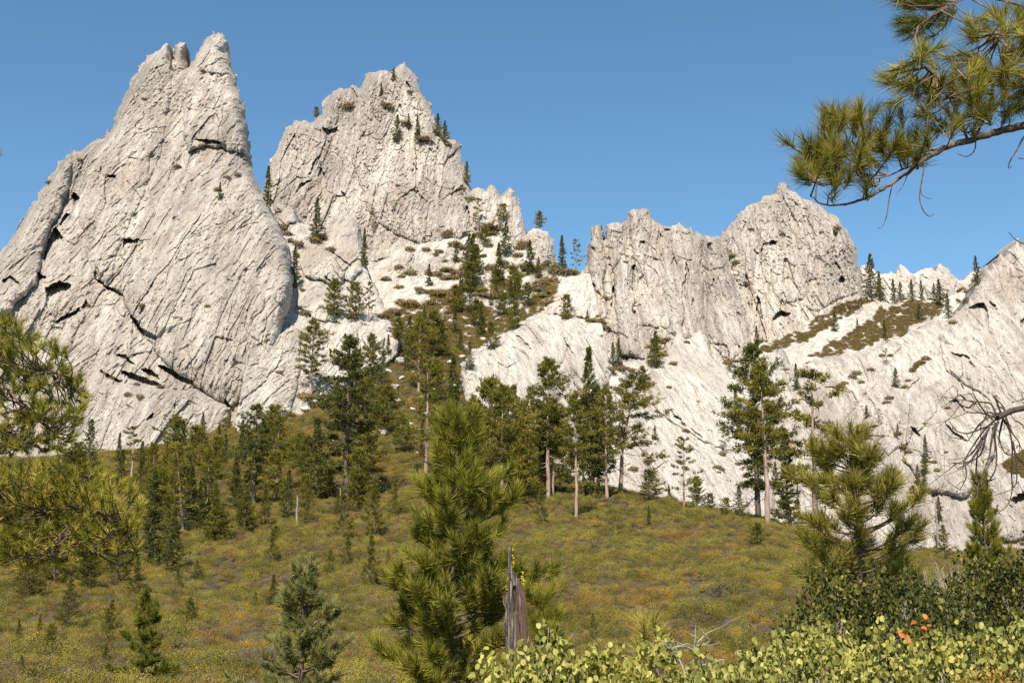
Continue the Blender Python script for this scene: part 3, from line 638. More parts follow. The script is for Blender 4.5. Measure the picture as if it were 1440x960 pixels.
# brush clumps for ledge shrubs
def shrub_data(seed, n=420, rx=0.75, hz=0.55, leaf=0.075, twigs=10, rag=0.32):
    r = np.random.default_rng(seed)
    c = unit(r.normal(size=(n, 3)) * np.array([1, 1, 0.9])); c[:, 2] = np.abs(c[:, 2])
    lump = 1 + rag * perlin(c[:, 0] * 2.3 + seed, c[:, 1] * 2.3, c[:, 2] * 2.3) + 0.3 * rag * perlin(c[:, 0] * 6 + seed, c[:, 1] * 6, c[:, 2] * 6)
    p = c * np.array([rx, rx, hz]) * (lump * r.uniform(0.72, 1.04, n))[:, None]
    nrm = unit(c + r.normal(size=(n, 3)) * 0.48 + np.array([0, 0, 0.35]))
    u = unit(np.cross(nrm, r.normal(size=(n, 3)))); v = np.cross(nrm, u)
    s = leaf * r.uniform(0.6, 1.3, n)[:, None]
    V = np.stack([p - u * s, p - v * s * 0.6, p + u * s, p + v * s * 0.6], 1).reshape(-1, 3)
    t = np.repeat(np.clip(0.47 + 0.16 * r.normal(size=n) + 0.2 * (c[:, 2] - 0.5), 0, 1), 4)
    paths = []
    for i in range(twigs):
        a = r.uniform(0, 6.28); k = np.linspace(0, 1, 4)[:, None]; e = np.array([math.cos(a) * rx * 0.9, math.sin(a) * rx * 0.9, hz * r.uniform(0.5, 1.1)])
        paths.append((e * k + r.normal(size=(4, 3)) * 0.05 * k, 0.022, 0.008))
    return (V, np.arange(4 * n).reshape(-1, 4), t), tubes(paths, 3)

ST_GREEN = [(0, (0.08, 0.078, 0.014)), (0.5, (0.225, 0.205, 0.034)), (1, (0.36, 0.315, 0.06))]
ST_OCHRE = [(0, (0.13, 0.078, 0.012)), (0.5, (0.33, 0.215, 0.033)), (1, (0.46, 0.31, 0.058))]
ST_TAN = [(0, (0.09, 0.058, 0.018)), (0.5, (0.20, 0.130, 0.040)), (1, (0.32, 0.22, 0.08))]
M_SHRUB = leaf_material("ledge_shrub_leaves", ST_TAN, transl=0.2)
M_SHRUB_GREEN = leaf_material("ledge_shrub_green", ST_GREEN, transl=0.2)
(_sv, _sf, _st), (_wv, _wf) = shrub_data(7, 900, 1.0, 0.75, 0.095, 20, 0.62)
SHRUB = (make_mesh("shrub_leaves", _sv, _sf, M_SHRUB, False, {"tint": _st}), make_mesh("shrub_leaves_green", _sv, _sf, M_SHRUB_GREEN, False, {"tint": _st}), make_mesh("shrub_stems", _wv, _wf, M_GREY_TWIG, True))

KINDS = {'T': ('tall', 3, 'pine_tree', 'pine tree'), 'F': ('fir', 3, 'fir_tree', 'fir tree'), 'Y': ('young', 2, 'young_pine_tree', 'young pine'), 'S': ('sparse', 2, 'pine_tree', 'pine tree'),
         'U': ('bushy', 2, 'pine_tree', 'pine tree'), 'B': ('big', 1, 'pine_tree', 'pine tree'), 'W': ('windy', 1, 'pine_tree', 'pine tree')}
_count = {}
def plant(code, px, base, top, label, group, wide=1.0, lean=0.0, ground_only=False, dist=None, maxd=None):
    """A tree whose foot stands on the surface seen at (px, base) and whose tip reaches the height of the pixel row top."""
    fam, nvar, name, cat = KINDS[code]
    k = _count.get(code, 0); _count[code] = k + 1
    p = hit(px, base, ground_only)
    if maxd and (p is None or p.y > maxd): dist = maxd - 62      # stands behind the crest, not on the rock beyond
    if dist: p = Vector(ray(px, base) * dist); p.z = float(ground_z(p.x, p.y))
    h = float(ray(px, top)[2]) * p.y - p.z
    ph, tm, cm = PROTO["%s%d" % (fam, k % nvar)]
    o = empty(name, p - Vector((0, 0, 0.15)))
    tag(o, label, cat, group)
    s = h / ph; o.scale = (s * wide, s * wide, s); o.rotation_euler = (0, lean, (k * 2.1) % 6.28)
    if code == 'W': o.rotation_euler = (0, 0, 0)
    link("trunk", tm, o); link("crown", cm, o)
    return o
# ------------------------------------------------------------------ every tree that can be told apart: kind, foot x, foot row, tip row, label [, width]
G_RIDGE, G_FOREST, G_GULLY, G_CRAG, G_SADDLE, G_YOUNG = "tall pines on the brush ridge", "trees on the wooded slope at left", "trees in the white gully", "small trees on the crags", "trees on the rocky saddle", "young pines in the brush"
for row in [
    ('T', 705, 714, 543, "straight pine with pale trunk just right of the near young pine's top", 1.05), ('T', 722, 692, 545, "pinkish-trunked pine close behind the straight pale-trunked pine", 0.95),
    ('T', 745, 668, 556, "slim pine standing farther back on the ridge before the white dome", 0.9), ('T', 770, 702, 507, "tall open-crowned pine leaning slightly right in front of the white dome", 1.0),
    ('T', 810, 729, 556, "pine whose foot stands lowest of the trunks on the ridge", 0.85), ('F', 829, 699, 492, "pine with the sharp dark spire top, tallest in the ridge row", 0.72),
    ('B', 843, 692, 545, "dark-trunked pine between the spire-topped pine and the pale bare trunk", 0.8), ('T', 854, 702, 548, "pine with a long clear pink trunk right of the dark trunk", 0.95),
    ('W', 873, 694, 528, "windswept pine reaching its branches right over the white rock", 1.25), ('T', 820, 680, 560, "pine half hidden behind the spire-topped pine", 0.8),
    ('S', 962, 708, 617, "small sparse pine alone against the white apron", 1.0), ('B', 1067, 727, 488, "massive dense pine on the right end of the ridge, darker of the pair", 0.95), ('T', 1079, 738, 516, "pale-trunked pine at the right of the massive dense pine", 1.05),
    ('S', 1149, 705, 525, "open layered pine standing right of the ridge pair against pale rock", 1.2), ('F', 1110, 725, 604, "dark fir filling the gap behind the ridge pair", 1.1),
    ('U', 690, 700, 540, "bushy pine crown rising behind the near young pine's tip", 0.9), ('T', 735, 680, 566, "pine between the pinkish trunk and the slim pine farther back", 0.8)]:
    plant(*row[:5], G_RIDGE, row[5], maxd=290)
for row in [
    ('F', 1040, 729, 681, "small dark fir standing left of the massive pine pair", 1.1), ('U', 912, 693, 662, "little round pine on the ridge crest right of the tall row", 1.3), ('F', 941, 704, 680, "tiny fir on the ridge crest left of the lone sparse pine", 1.0),
    ('U', 980, 713, 671, "small bushy pine just right of the lone sparse pine", 1.0), ('U', 1022, 725, 700, "dwarf pine on the crest left of the small dark fir", 1.2), ('Y', 762, 736, 680, "young pine in the brush between the near pine and the ridge trunks", 1.0),
    ('F', 913, 742, 709, "small green fir alone in the middle of the brush slope", 1.0), ('U', 1066, 770, 735, "dark low pine in the brush below the pale-trunked pair", 1.2), ('U', 1000, 720, 694, "low pine on the crest between the bushy pine and the dwarf pine", 1.2),
    ('Y', 834, 912, 858, "young pine low in the brush right of the grey stump", 1.0), ('Y', 381, 792, 742, "young dark pine standing alone in the brush left of centre", 1.1), ('Y', 156, 890, 840, "fluffy young pine in the brush at lower left", 1.3),
    ('Y', 384, 850, 806, "low young pine in the brush above the bluish young pine", 1.3), ('Y', 358, 853, 828, "smallest young pine beside the low one above the bluish pine", 1.2), ('Y', 46, 965, 925, "young pine cut by the bottom edge at far left", 0.9),
    ('Y', 95, 884, 812, "wide young pine below the left needle boughs", 1.3), ('Y', 520, 823, 752, "slim young pine in the brush left of the near young pine", 1.1), ('Y', 483, 757, 688, "young pine left of the slim one in the brush", 1.15), ('Y', 148, 935, 900, "stubby young pine below the fluffy one at lower left", 1.4),
    ('Y', 554, 724, 674, "young pine beside the near pine's upper left branches", 1.0), ('Y', 526, 752, 672, "taller slender pine behind the slim young pine", 1.1), ('Y', 276, 815, 785, "squat young pine on the open brush right of the left boughs", 1.3), ('Y', 190, 838, 782, "young pine just right of the lower left bough", 1.2)]:
    plant(*row[:5], G_YOUNG, row[5], maxd=290)
for row in [
    ('B', 484, 702, 476, "great shaggy dark pine with dead side branches left of the gully", 1.1), ('B', 357, 710, 570, "dark dense pine with a pale lower trunk in front of the left crag foot", 1.1), ('T', 388, 690, 585, "thin-crowned pine right of the dark dense pine", 0.9),
    ('F', 443, 702, 588, "dense dark-green fir left of the great shaggy pine", 0.9), ('S', 257, 748, 628, "half-dead pine leaning right with a long bare grey trunk", 1.2), ('U', 306, 764, 712, "low dark bushy pine at the foot of the leaning pine", 1.4),
    ('T', 290, 722, 632, "pine right behind the leaning half-dead pine", 1.0), ('F', 241, 803, 716, "narrow fir beside the right edge of the left boughs", 1.1), ('F', 212, 792, 662, "tall dark fir behind the left boughs", 1.1),
    ('S', 184, 672, 600, "broad open pine at the foot of the left crag", 1.5), ('F', 124, 662, 590, "sparse fir at the crag foot left of the broad open pine", 1.1), ('U', 237, 700, 628, "rounded pine between the broad open pine and the leaning pine", 1.2),
    ('F', 262, 730, 642, "slim fir behind the leaning trunk", 1.0), ('F', 330, 716, 640, "short fir left of the dark dense pine", 1.1), ('Y', 345, 748, 690, "yellow-green young pine below the dark dense pine", 1.2), ('Y', 372, 738, 680, "yellow-green young pine right of the pale lower trunk", 1.1),
    ('F', 404, 730, 660, "fir at the right edge of the left wood", 1.0), ('U', 215, 740, 660, "bushy pine half hidden by the tall dark fir", 1.2), ('Y', 430, 738, 690, "small pine beside the thin grey snag", 1.1), ('U', 455, 690, 640, "bushy pine at the foot of the dense dark-green fir", 1.1),
    ('U', 520, 668, 610, "yellowish bushy pine right of the great shaggy pine's trunk", 1.2), ('Y', 500, 720, 660, "young pine at the foot of the great shaggy pine", 1.2), ('F', 70, 800, 720, "dark fir under the left boughs", 1.1), ('F', 30, 830, 740, "dark fir at the left edge under the boughs", 1.1), ('U', 120, 830, 770, "shaded pine under the left boughs", 1.2), ('F', 160, 800, 740, "fir behind the tip of the lower left bough", 1.1),
    ('S', 599, 668, 512, "grey-limbed pine just left of the near pine's tip", 1.15), ('F', 635, 640, 503, "bluish fir behind the near pine's tip", 0.95), ('T', 589, 553, 449, "pine with a stout brown trunk in the gully mouth", 1.1), ('U', 545, 612, 545, "small pine on a bare patch right of the great shaggy pine", 1.1), ('U', 563, 640, 585, "round pine among white stones below the small pine on a bare patch", 1.1), ('T', 520, 560, 470, "yellow-green pine at the upper right of the great shaggy pine", 0.9), ('U', 420, 660, 610, "pine at the bare foot of the left crag's right edge", 1.2),
    ('F', 340, 640, 590, "fir against the lowest rock of the left crag", 1.1), ('U', 640, 700, 600, "pine beside the near pine's upper right branches", 0.9), ('T', 665, 690, 560, "pine rising just right of the near pine's tip", 0.9), ('F', 475, 725, 690, "low fir below the great shaggy pine", 1.2)]:
    plant(*row[:5], G_FOREST, row[5], lean=0.14 if row[1] == 257 else 0)
for row in [
    ('T', 437, 558, 452, "tall pine with a reddish trunk against the left crag's lower edge", 1.25), ('U', 470, 449, 395, "pine on the buttress shelf, nearest the left crag", 0.9), ('U', 499, 453, 400, "middle pine of three on the buttress shelf", 0.9), ('S', 518, 453, 397, "thin pine, right of the three on the buttress shelf", 1.0),
    ('F', 575, 504, 445, "dense dark fir in the gully's left half", 1.1), ('F', 546, 499, 470, "short fir left of the dense dark fir", 1.1), ('U', 610, 502, 440, "broad leafy pine in the gully centre", 1.2), ('F', 622, 497, 450, "fir touching the broad leafy pine's right side", 1.0), ('F', 647, 495, 464, "dark fir at the gully centre's lower right", 1.1),
    ('F', 677, 474, 425, "fir below the gully's tallest pair", 1.0), ('F', 661, 442, 400, "fir under the tall fir in the upper gully", 1.0), ('F', 664, 406, 330, "tall fir high in the gully, left of the pair", 1.0), ('F', 702, 402, 342, "tall fir high in the gully, right of the pair", 1.05), ('U', 720, 413, 376, "bushy pine close right of the tall upper gully firs", 1.1),
    ('U', 741, 432, 399, "pine on the brush above the white dome", 1.1), ('U', 708, 445, 414, "small pine in the brush left of the dome top", 1.1), ('U', 725, 463, 426, "pine at the upper left of the white dome", 1.0), ('F', 646, 440, 412, "small fir at the left of the fir under the tall fir", 1.0), ('F', 690, 430, 408, "small fir between the gully pair's feet", 1.0),
    ('F', 791, 380, 331, "dark fir on the skyline notch, left of two", 1.0), ('S', 810, 386, 338, "thin fir on the skyline notch, right of two", 0.9), ('U', 798, 449, 416, "pine at the foot of the notch rock", 1.1), ('F', 826, 451, 436, "tiny fir right of the notch rock", 1.2), ('F', 596, 470, 430, "fir above the broad leafy pine", 1.0), ('U', 560, 480, 448, "pine above the short fir in the gully", 1.1), ('F', 640, 470, 430, "fir right of the fir above the broad leafy pine", 1.0), ('U', 690, 492, 455, "pine beside the dome's upper left edge", 1.1), ('U', 612, 566, 510, "pine below the stout brown trunk's right side", 1.1), ('F', 660, 520, 480, "fir just left of the dome edge", 1.0)]:
    plant(*row[:5], G_GULLY, row[5])
for row in [
    ('F', 444, 337, 279, "layered fir on the white shelf between the two big crags", 1.0), ('F', 376, 290, 233, "dark fir in the cleft right of the twin spires", 0.9), ('F', 558, 202, 162, "dark fir high on the middle peak's face", 1.0), ('F', 574, 182, 160, "left of two small firs near the middle peak's top", 1.1), ('F', 587, 193, 162, "right of two small firs near the middle peak's top", 1.0),
    ('F', 615, 192, 160, "left fir on the middle peak's right shoulder", 1.1), ('F', 625, 202, 170, "right fir on the middle peak's right shoulder", 1.1), ('S', 673, 328, 280, "thin fir beside the small side spires of the middle peak", 1.1), ('U', 708, 313, 288, "round tree between the small side spires", 1.1), ('U', 759, 321, 298, "tiny tree on top of the last side spire", 1.0), ('U', 445, 166, 151, "tiny tree on the left skyline of the middle peak", 1.0),
    ('F', 512, 376, 321, "narrow dark fir in the crack right of the buttress pillar", 0.8), ('S', 524, 328, 296, "grey thin tree at the middle peak's foot", 1.0), ('F', 656, 260, 227, "dark shrubby fir on the middle peak's right skyline", 0.9), ('F', 413, 405, 346, "narrow dark fir along the left crag's right edge", 0.8), ('F', 309, 281, 256, "single small tree on the left crag's ledge", 1.0),
    ('F', 922, 518, 466, "leafy fir in the cleft under the fluted wall", 1.1), ('F', 862, 516, 481, "left of two firs on the ledge above the white dome", 1.1), ('F', 871, 516, 476, "right of two firs on the ledge above the white dome", 1.0), ('U', 904, 546, 516, "pine on the ledge below the leafy fir", 1.1), ('S', 1019, 641, 600, "small leaning pine on the white apron", 1.1), ('F', 921, 618, 598, "tiny fir on the white apron behind the windswept pine", 1.2), ('F', 1036, 600, 549, "pale thin fir left of the massive pine's crown", 0.9),
    ('F', 1121, 549, 511, "small fir between the massive pine and the layered pine", 1.1), ('F', 240, 98, 84, "tiny dark tree in the notch between the twin spires", 1.0), ('F', 553, 116, 96, "shrubby tree in the middle peak's summit notch", 1.2), ('F', 536, 138, 116, "tiny tree below the middle peak's summit", 0.9)]:
    plant(*row[:5], G_CRAG, row[5])
for row in [
    ('F', 1226, 424, 358, "tall dark fir at the left end of the saddle, taller of two", 0.95), ('F', 1238, 424, 382, "fir close right of the tall saddle fir", 0.9), ('F', 1258, 427, 392, "first fir right of the tall saddle pair", 1.0), ('F', 1267, 425, 396, "second fir right of the tall saddle pair", 1.0), ('F', 1283, 424, 393, "third fir right of the tall saddle pair", 1.0), ('F', 1297, 424, 394, "fourth fir right of the tall saddle pair", 1.0),
    ('F', 1314, 420, 398, "small fir on the saddle under the paired rock points", 1.0), ('F', 1322, 432, 393, "dark fir at the right end of the saddle row", 1.1), ('F', 1375, 402, 360, "dark fir on the skyline right of the saddle", 1.0), ('F', 1174, 466, 439, "dark fir alone on the saddle's lower left brush", 1.1), ('F', 1206, 463, 447, "tiny fir in the middle of the saddle brush", 1.0),
    ('F', 1245, 480, 450, "fir at the lower edge of the saddle brush", 1.0), ('F', 1293, 450, 428, "squat fir in the middle of the saddle's right brush", 1.3), ('F', 1334, 448, 412, "fir beside the right end of the saddle brush", 1.0), ('F', 1065, 490, 458, "fir at the base of the rounded tower's left crack", 1.1), ('S', 1247, 514, 490, "small pine on the slab below the saddle", 1.1), ('F', 1260, 545, 517, "dark fir in the crease of the big right slab", 1.2), ('F', 1219, 588, 569, "tiny fir low on the big right slab", 1.3), ('S', 1237, 598, 575, "scraggy tree low on the big right slab", 1.4), ('F', 1263, 610, 594, "lowest tiny fir on the big right slab", 1.2), ('F', 1180, 640, 618, "tiny fir left of the scraggy tree on the right slab", 1.2)]:
    plant(*row[:5], G_SADDLE, row[5])

# crowded wood: look-alike trees between the ones named above
r_ = np.random.default_rng(12)
def wood(n, poly, hmin, hmax, codes, label, group):
    xs = [p[0] for p in poly]; ys = [p[1] for p in poly]; c = 0
    while c < n:
        u, v = r_.uniform(min(xs), max(xs)), r_.uniform(min(ys), max(ys))
        if not inside(poly, np.array([u]), np.array([v]))[0]: continue
        h = r_.uniform(hmin, hmax); plant(codes[c % len(codes)], u, v, v - h, label, group, r_.uniform(0.85, 1.25), r_.normal() * 0.02, maxd=290 if 'ridge' in group else None); c += 1
wood(46, [(150, 690), (230, 672), (330, 640), (400, 640), (470, 690), (560, 650), (560, 720), (480, 730), (420, 740), (330, 752), (240, 790), (60, 860), (0, 850), (0, 720)], 34, 88, "FUYUFBYU", "conifer in the crowded wood below the left crag", "crowded wood below the left crag")
wood(14, [(470, 560), (560, 480), (600, 440), (680, 440), (720, 450), (650, 500), (655, 600), (640, 640), (520, 650), (480, 620)], 24, 62, "FUFFU", "conifer in the thicket climbing the gully", "thicket climbing the gully")
wood(20, [(40, 668), (130, 660), (230, 640), (325, 615), (335, 640), (240, 680), (120, 700), (20, 700)], 26, 62, "FUS", "conifer at the very foot of the left crag", "conifers along the foot of the left crag")
wood(16, [(1080, 690), (1130, 640), (1230, 600), (1300, 640), (1330, 720), (1300, 770), (1200, 760), (1110, 740)], 14, 40, "FUF", "small conifer scattered on the big right slab", "small conifers on the big right slab")
wood(18, [(600, 400), (660, 345), (700, 340), (740, 380), (770, 400), (720, 450), (620, 440)], 22, 50, "FFU", "small conifer among the white stones of the upper gully", "small conifers of the upper gully")
wood(12, [(680, 690), (740, 660), (800, 672), (860, 685), (880, 692), (800, 700), (720, 705)], 60, 120, "UTFUT", "conifer standing among the ridge trunks", "conifers among the ridge trunks")
wood(16, [(20, 900), (200, 800), (400, 760), (560, 740), (560, 800), (400, 870), (200, 930), (20, 950)], 22, 48, "YUY", "low young conifer scattered in the brush", "low young conifers in the brush")

# dead snags: broken grey trunks
def snag(px, base, top, label, wide=0.35, lean=0.0):
    p = hit(px, base); h = float(ray(px, top)[2]) * p.y - p.z; r = np.random.default_rng(int(px))
    pts = np.stack([np.array([0.005 * h * r.normal() + lean * h * k, 0.005 * h * r.normal(), h * k]) for k in np.linspace(0, 1, 7)]); pts[0, :2] = 0
    paths = [(pts, wide, wide * 0.35)] + [(np.stack([pts[i], pts[i] + np.array([r.normal(), r.normal(), 0.2]) * wide * 2.2]), wide * 0.2, wide * 0.06) for i in range(2, 7)]
    v, f = tubes(paths, 7); o = link("dead_snag", make_mesh("dead_snag", v, f, M_DEAD, True), None, p - Vector((0, 0, 0.3))); tag(o, label, "dead tree", "dead snags on the slopes")
snag(417, 738, 693, "thin grey snag among the young pines at left", 0.22); snag(1320, 768, 705, "broken brown snag before the big right slab", 0.55); snag(99, 222, 204, "thin pale snag on the left crag's skyline", 0.25); snag(511, 688, 675, "short grey post-like snag in the brush", 0.14); snag(478, 712, 684, "short split snag beside the great shaggy pine's trunk", 0.25)
plant('Y', 1329, 790, 738, "young yellowish pine at the foot of the broken brown snag", G_YOUNG, 1.3)

# shrubs clinging to ledges: one of a kind, hundreds of copies would look the same
def ledge_shrub(px, py, size, green=False):
    p = hit(px, py)
    if p is None: return
    k = 1.15 * size * p.y / F
    o = empty("ledge_shrub", p + Vector((0, -0.2 * k, -0.12 * k))); r = random.random()
    tag(o, "low green shrub rooted on a ledge of the pale rock" if green else "low brown shrub rooted on a ledge of the pale rock", "shrub", "green shrubs on the rock ledges" if green else "brown shrubs on the rock ledges")
    o.scale = (k * (0.8 + 0.5 * r), k, k * (0.8 + 0.3 * random.random())); o.rotation_euler = (0, 0, 6.28 * random.random())
    link("foliage", SHRUB[1 if green else 0], o); link("stems", SHRUB[2], o)
for px, py, s in [(148, 527, 6), (160, 533, 7), (192, 541, 5), (226, 545, 5), (180, 555, 5), (198, 559, 6), (250, 236, 5), (252, 235, 4), (125, 430, 4), (200, 430, 5), (292, 431, 4), (70, 258, 5), (113, 226, 4), (286, 101, 4), (242, 74, 5), (320, 250, 5), (334, 247, 5), (203, 140, 3),
                  (398, 322, 8), (404, 330, 7), (408, 340, 6), (444, 340, 10), (452, 336, 8), (466, 352, 8), (420, 345, 8), (415, 360, 7), (428, 442, 9), (426, 408, 4), (393, 524, 5), (432, 560, 12), (450, 562, 12), (442, 572, 9), (410, 585, 8), (490, 152, 9), (541, 150, 8), (547, 153, 6), (593, 198, 8), (600, 200, 9), (570, 175, 7), (630, 205, 6), (576, 130, 4),
                  (630, 330, 8), (640, 345, 9), (650, 350, 7), (688, 320, 9), (692, 330, 8), (700, 324, 9), (735, 346, 11), (730, 350, 8), (728, 360, 7), (738, 376, 8), (724, 380, 6), (600, 352, 7), (577, 352, 6), (613, 358, 4), (603, 385, 6), (590, 408, 6), (615, 388, 9), (646, 386, 10), (656, 380, 9), (636, 392, 8), (700, 384, 8), (712, 376, 7), (660, 408, 9), (564, 428, 10), (580, 432, 12), (596, 412, 9), (620, 416, 14), (640, 424, 12), (608, 428, 12), (540, 446, 8), (552, 440, 9),
                  (760, 400, 10), (770, 396, 9), (782, 384, 10), (800, 386, 10), (776, 412, 8), (752, 408, 9), (852, 422, 7), (841, 445, 4), (842, 453, 6), (852, 462, 6), (848, 455, 6), (845, 450, 4), (1056, 323, 4), (890, 438, 4), (916, 503, 6), (936, 482, 6), (940, 478, 5), (872, 520, 9), (886, 522, 8), (910, 532, 5), (940, 545, 4), (1022, 512, 7), (1030, 516, 5), (966, 482, 4), (905, 540, 7), (860, 520, 7), (946, 512, 5), (1042, 524, 7),
                  (913, 648, 7), (955, 650, 5), (1015, 660, 4), (1016, 639, 5), (1036, 652, 4), (890, 660, 6), (960, 630, 4), (1100, 330, 4), (1135, 275, 5), (1148, 285, 5), (1174, 330, 6), (1176, 322, 6), (1155, 327, 3), (1252, 500, 4), (1225, 520, 5), (1205, 525, 6), (1198, 530, 6), (1180, 545, 6), (1186, 540, 5), (1294, 510, 6), (1302, 505, 6), (1276, 536, 4), (1250, 560, 5), (1246, 566, 5), (1340, 455, 6), (1352, 410, 7), (1362, 412, 7), (1332, 574, 4), (1210, 600, 5), (1230, 600, 5), (1330, 636, 3), (1300, 596, 3), (1190, 620, 5), (1241, 614, 3)]:
    ledge_shrub(px, py, s)
_r = np.random.default_rng(8)
for _ in range(46):
    u, v = _r.uniform(540, 770), _r.uniform(335, 450)
    if v > 335 + 0.25 * abs(u - 690) and not (u > 720 and v > 425): ledge_shrub(u, v, _r.uniform(4, 9), _r.uniform() < 0.25)
for _ in range(26):
    u, v = _r.uniform(890, 1330), _r.uniform(520, 720)
    if u < 1060 or u > 1160: ledge_shrub(u, v, _r.uniform(3, 6), _r.uniform() < 0.4)
for px, py, s in [(306, 268, 5), (560, 262, 4), (560, 90, 3), (664, 280, 5), (650, 266, 5), (655, 280, 4), (672, 330, 6), (780, 378, 8), (806, 384, 8), (798, 446, 8), (830, 452, 6), (836, 452, 6), (1064, 498, 6), (1068, 480, 5), (1034, 370, 6), (1030, 360, 5), (1104, 520, 5), (1116, 566, 7), (1240, 500, 4), (925, 480, 10), (918, 490, 10), (930, 500, 9), (920, 510, 10), (1272, 545, 5)]:
    ledge_shrub(px, py, s, True)
# ------------------------------------------------------------------ brush: low shrubs nobody could count, one cloud of copies per patch of country
def brush_leaf(name, stops): return leaf_material(name, stops, transl=0.22, instancer=True, rough=0.6, spec=0.1)
M_BR = [brush_leaf("brush_green", ST_GREEN), brush_leaf("brush_ochre", ST_OCHRE), brush_leaf("brush_tan", ST_TAN),
        brush_leaf("brush_olive", [(0, (0.08, 0.070, 0.014)), (0.5, (0.29, 0.228, 0.036)), (1, (0.42, 0.335, 0.065))])]
M_BRTWIG = bark_material("brush_twigs", (0.06, 0.046, 0.038), (0.20, 0.165, 0.145), 8, 1)
def clump_object(name, seed, mat, n, rx, hz, leaf, twigs):
    (v, f, t), (wv, wf) = shrub_data(seed, n, rx, hz, leaf, twigs)
    me = make_mesh(name, np.concatenate([v, wv]), np.concatenate([f, wf + len(v)]), None, False, {"tint": np.concatenate([t, np.zeros(len(wv))])})
    me.materials.append(mat); me.materials.append(M_BRTWIG)
    me.polygons.foreach_set("material_index", np.concatenate([np.zeros(len(f), np.int32), np.ones(len(wf), np.int32)]))
    return bpy.data.objects.new(name, me)
kit = bpy.data.collections.new("brush_kit")
for nm, args in (("a_green", (101, M_BR[0], 1500, 0.85, 1.00, 0.030, 6)), ("b_green", (102, M_BR[3], 1500, 0.95, 0.86, 0.030, 8)), ("c_ochre", (103, M_BR[1], 1400, 0.78, 0.84, 0.028, 6)),
                 ("d_tan", (104, M_BR[2], 1100, 0.80, 0.70, 0.029, 12)), ("e_twigs", (105, M_BR[2], 380, 0.85, 0.70, 0.028, 50)), ("f_green", (106, M_BR[0], 1200, 0.62, 0.95, 0.031, 6))):
    kit.objects.link(clump_object("clump_" + nm, *args))

def scatter(name, label, pts, kind, scale, shade):
    me = bpy.data.meshes.new(name); me.vertices.add(len(pts)); me.vertices.foreach_set("co", np.ascontiguousarray(pts, np.float32).ravel())
    for an, ty, av in (("species", 'INT', kind.astype(np.int32)), ("size", 'FLOAT', scale.astype(np.float32)), ("shade", 'FLOAT', shade.astype(np.float32)), ("turn", 'FLOAT', rng.uniform(0, 6.28, len(pts)).astype(np.float32))):
        a = me.attributes.new(an, ty, 'POINT'); a.data.foreach_set("value", av)
    o = link(name, me); tag(o, label, "brush", kind='stuff')
    g = bpy.data.node_groups.new(name + "_spread", 'GeometryNodeTree')
    g.interface.new_socket("Geometry", in_out='INPUT', socket_type='NodeSocketGeometry'); g.interface.new_socket("Geometry", in_out='OUTPUT', socket_type='NodeSocketGeometry')
    n = g.nodes; L = g.links
    gi, go = n.new("NodeGroupInput"), n.new("NodeGroupOutput")
    ci = n.new("GeometryNodeCollectionInfo"); ci.inputs[0].default_value = kit; ci.inputs['Separate Children'].default_value = True; ci.inputs['Reset Children'].default_value = True
    ip = n.new("GeometryNodeInstanceOnPoints"); ip.inputs['Pick Instance'].default_value = True
    def na(nm, ty): x = n.new("GeometryNodeInputNamedAttribute"); x.data_type = ty; x.inputs[0].default_value = nm; return x.outputs[0]
    cx = n.new("ShaderNodeCombineXYZ"); L.new(na("turn", 'FLOAT'), cx.inputs[2])
    L.new(gi.outputs[0], ip.inputs['Points']); L.new(ci.outputs[0], ip.inputs['Instance']); L.new(na("species", 'INT'), ip.inputs['Instance Index'])
    L.new(cx.outputs[0], ip.inputs['Rotation']); L.new(na("size", 'FLOAT'), ip.inputs['Scale']); L.new(ip.outputs[0], go.inputs[0])
    md = o.modifiers.new("spread", 'NODES'); md.node_group = g
    return o

def species(x, y):
    a = fbm(x / 9, y / 13.0, 1.7, 3) + 0.22 * rng.normal(size=len(x)); b = fbm(x / 7.0, y / 9.0, 9.2, 3) + 0.22 * rng.normal(size=len(x))
    k = rng.choice([0, 1, 5, 1, 0], len(x))
    k = np.where(a > 0.24, 2, k); k = np.where((b > 0.66) & (a < 0.5), 4, k); k = np.where((b < -0.45), 3, k)
    return k, np.clip(0.5 + 0.45 * fbm(x / 5, y / 7, 4.4, 3) + 0.30 * rng.normal(size=len(x)), 0, 1)

def hill_points(d0, d1, step0, k, umin=-0.52, umax=0.56):
    """Uneven rows of points over the hillside between two distances; spacing grows with distance."""
    out = []; y = d0
    while y < d1:
        st = step0 * (1 + k * (y - d0) / d0); n = int((umax - umin) * y / st)
        x = (umin * y) + (np.arange(n) + rng.uniform(0, 1, n)) * st
        yy = y + rng.uniform(-0.5, 0.5, n) * st
        out.append(np.stack([x, yy, np.full(n, st)], 1)); y += st * 0.9
    return np.concatenate(out)
P = hill_points(36, 275, 0.62, 0.085)
z = ground_z(P[:, 0], P[:, 1]); sp, sh = species(P[:, 0], P[:, 1])
size = (P[:, 2] / 0.62) ** 0.5 * rng.uniform(0.38, 0.78, len(P)) * (0.95 + 0.8 * perlin(P[:, 0] / 2.4, P[:, 1] / 3.2, 2.0))
size = np.clip(size, 0.3, 1.5) * np.where(sp == 2, 0.85, 1)
scatter("brush", "olive, ochre and grey low brush carpeting the hillside in the middle and left", np.stack([P[:, 0], P[:, 1], z - 0.06], 1), sp, size, sh)
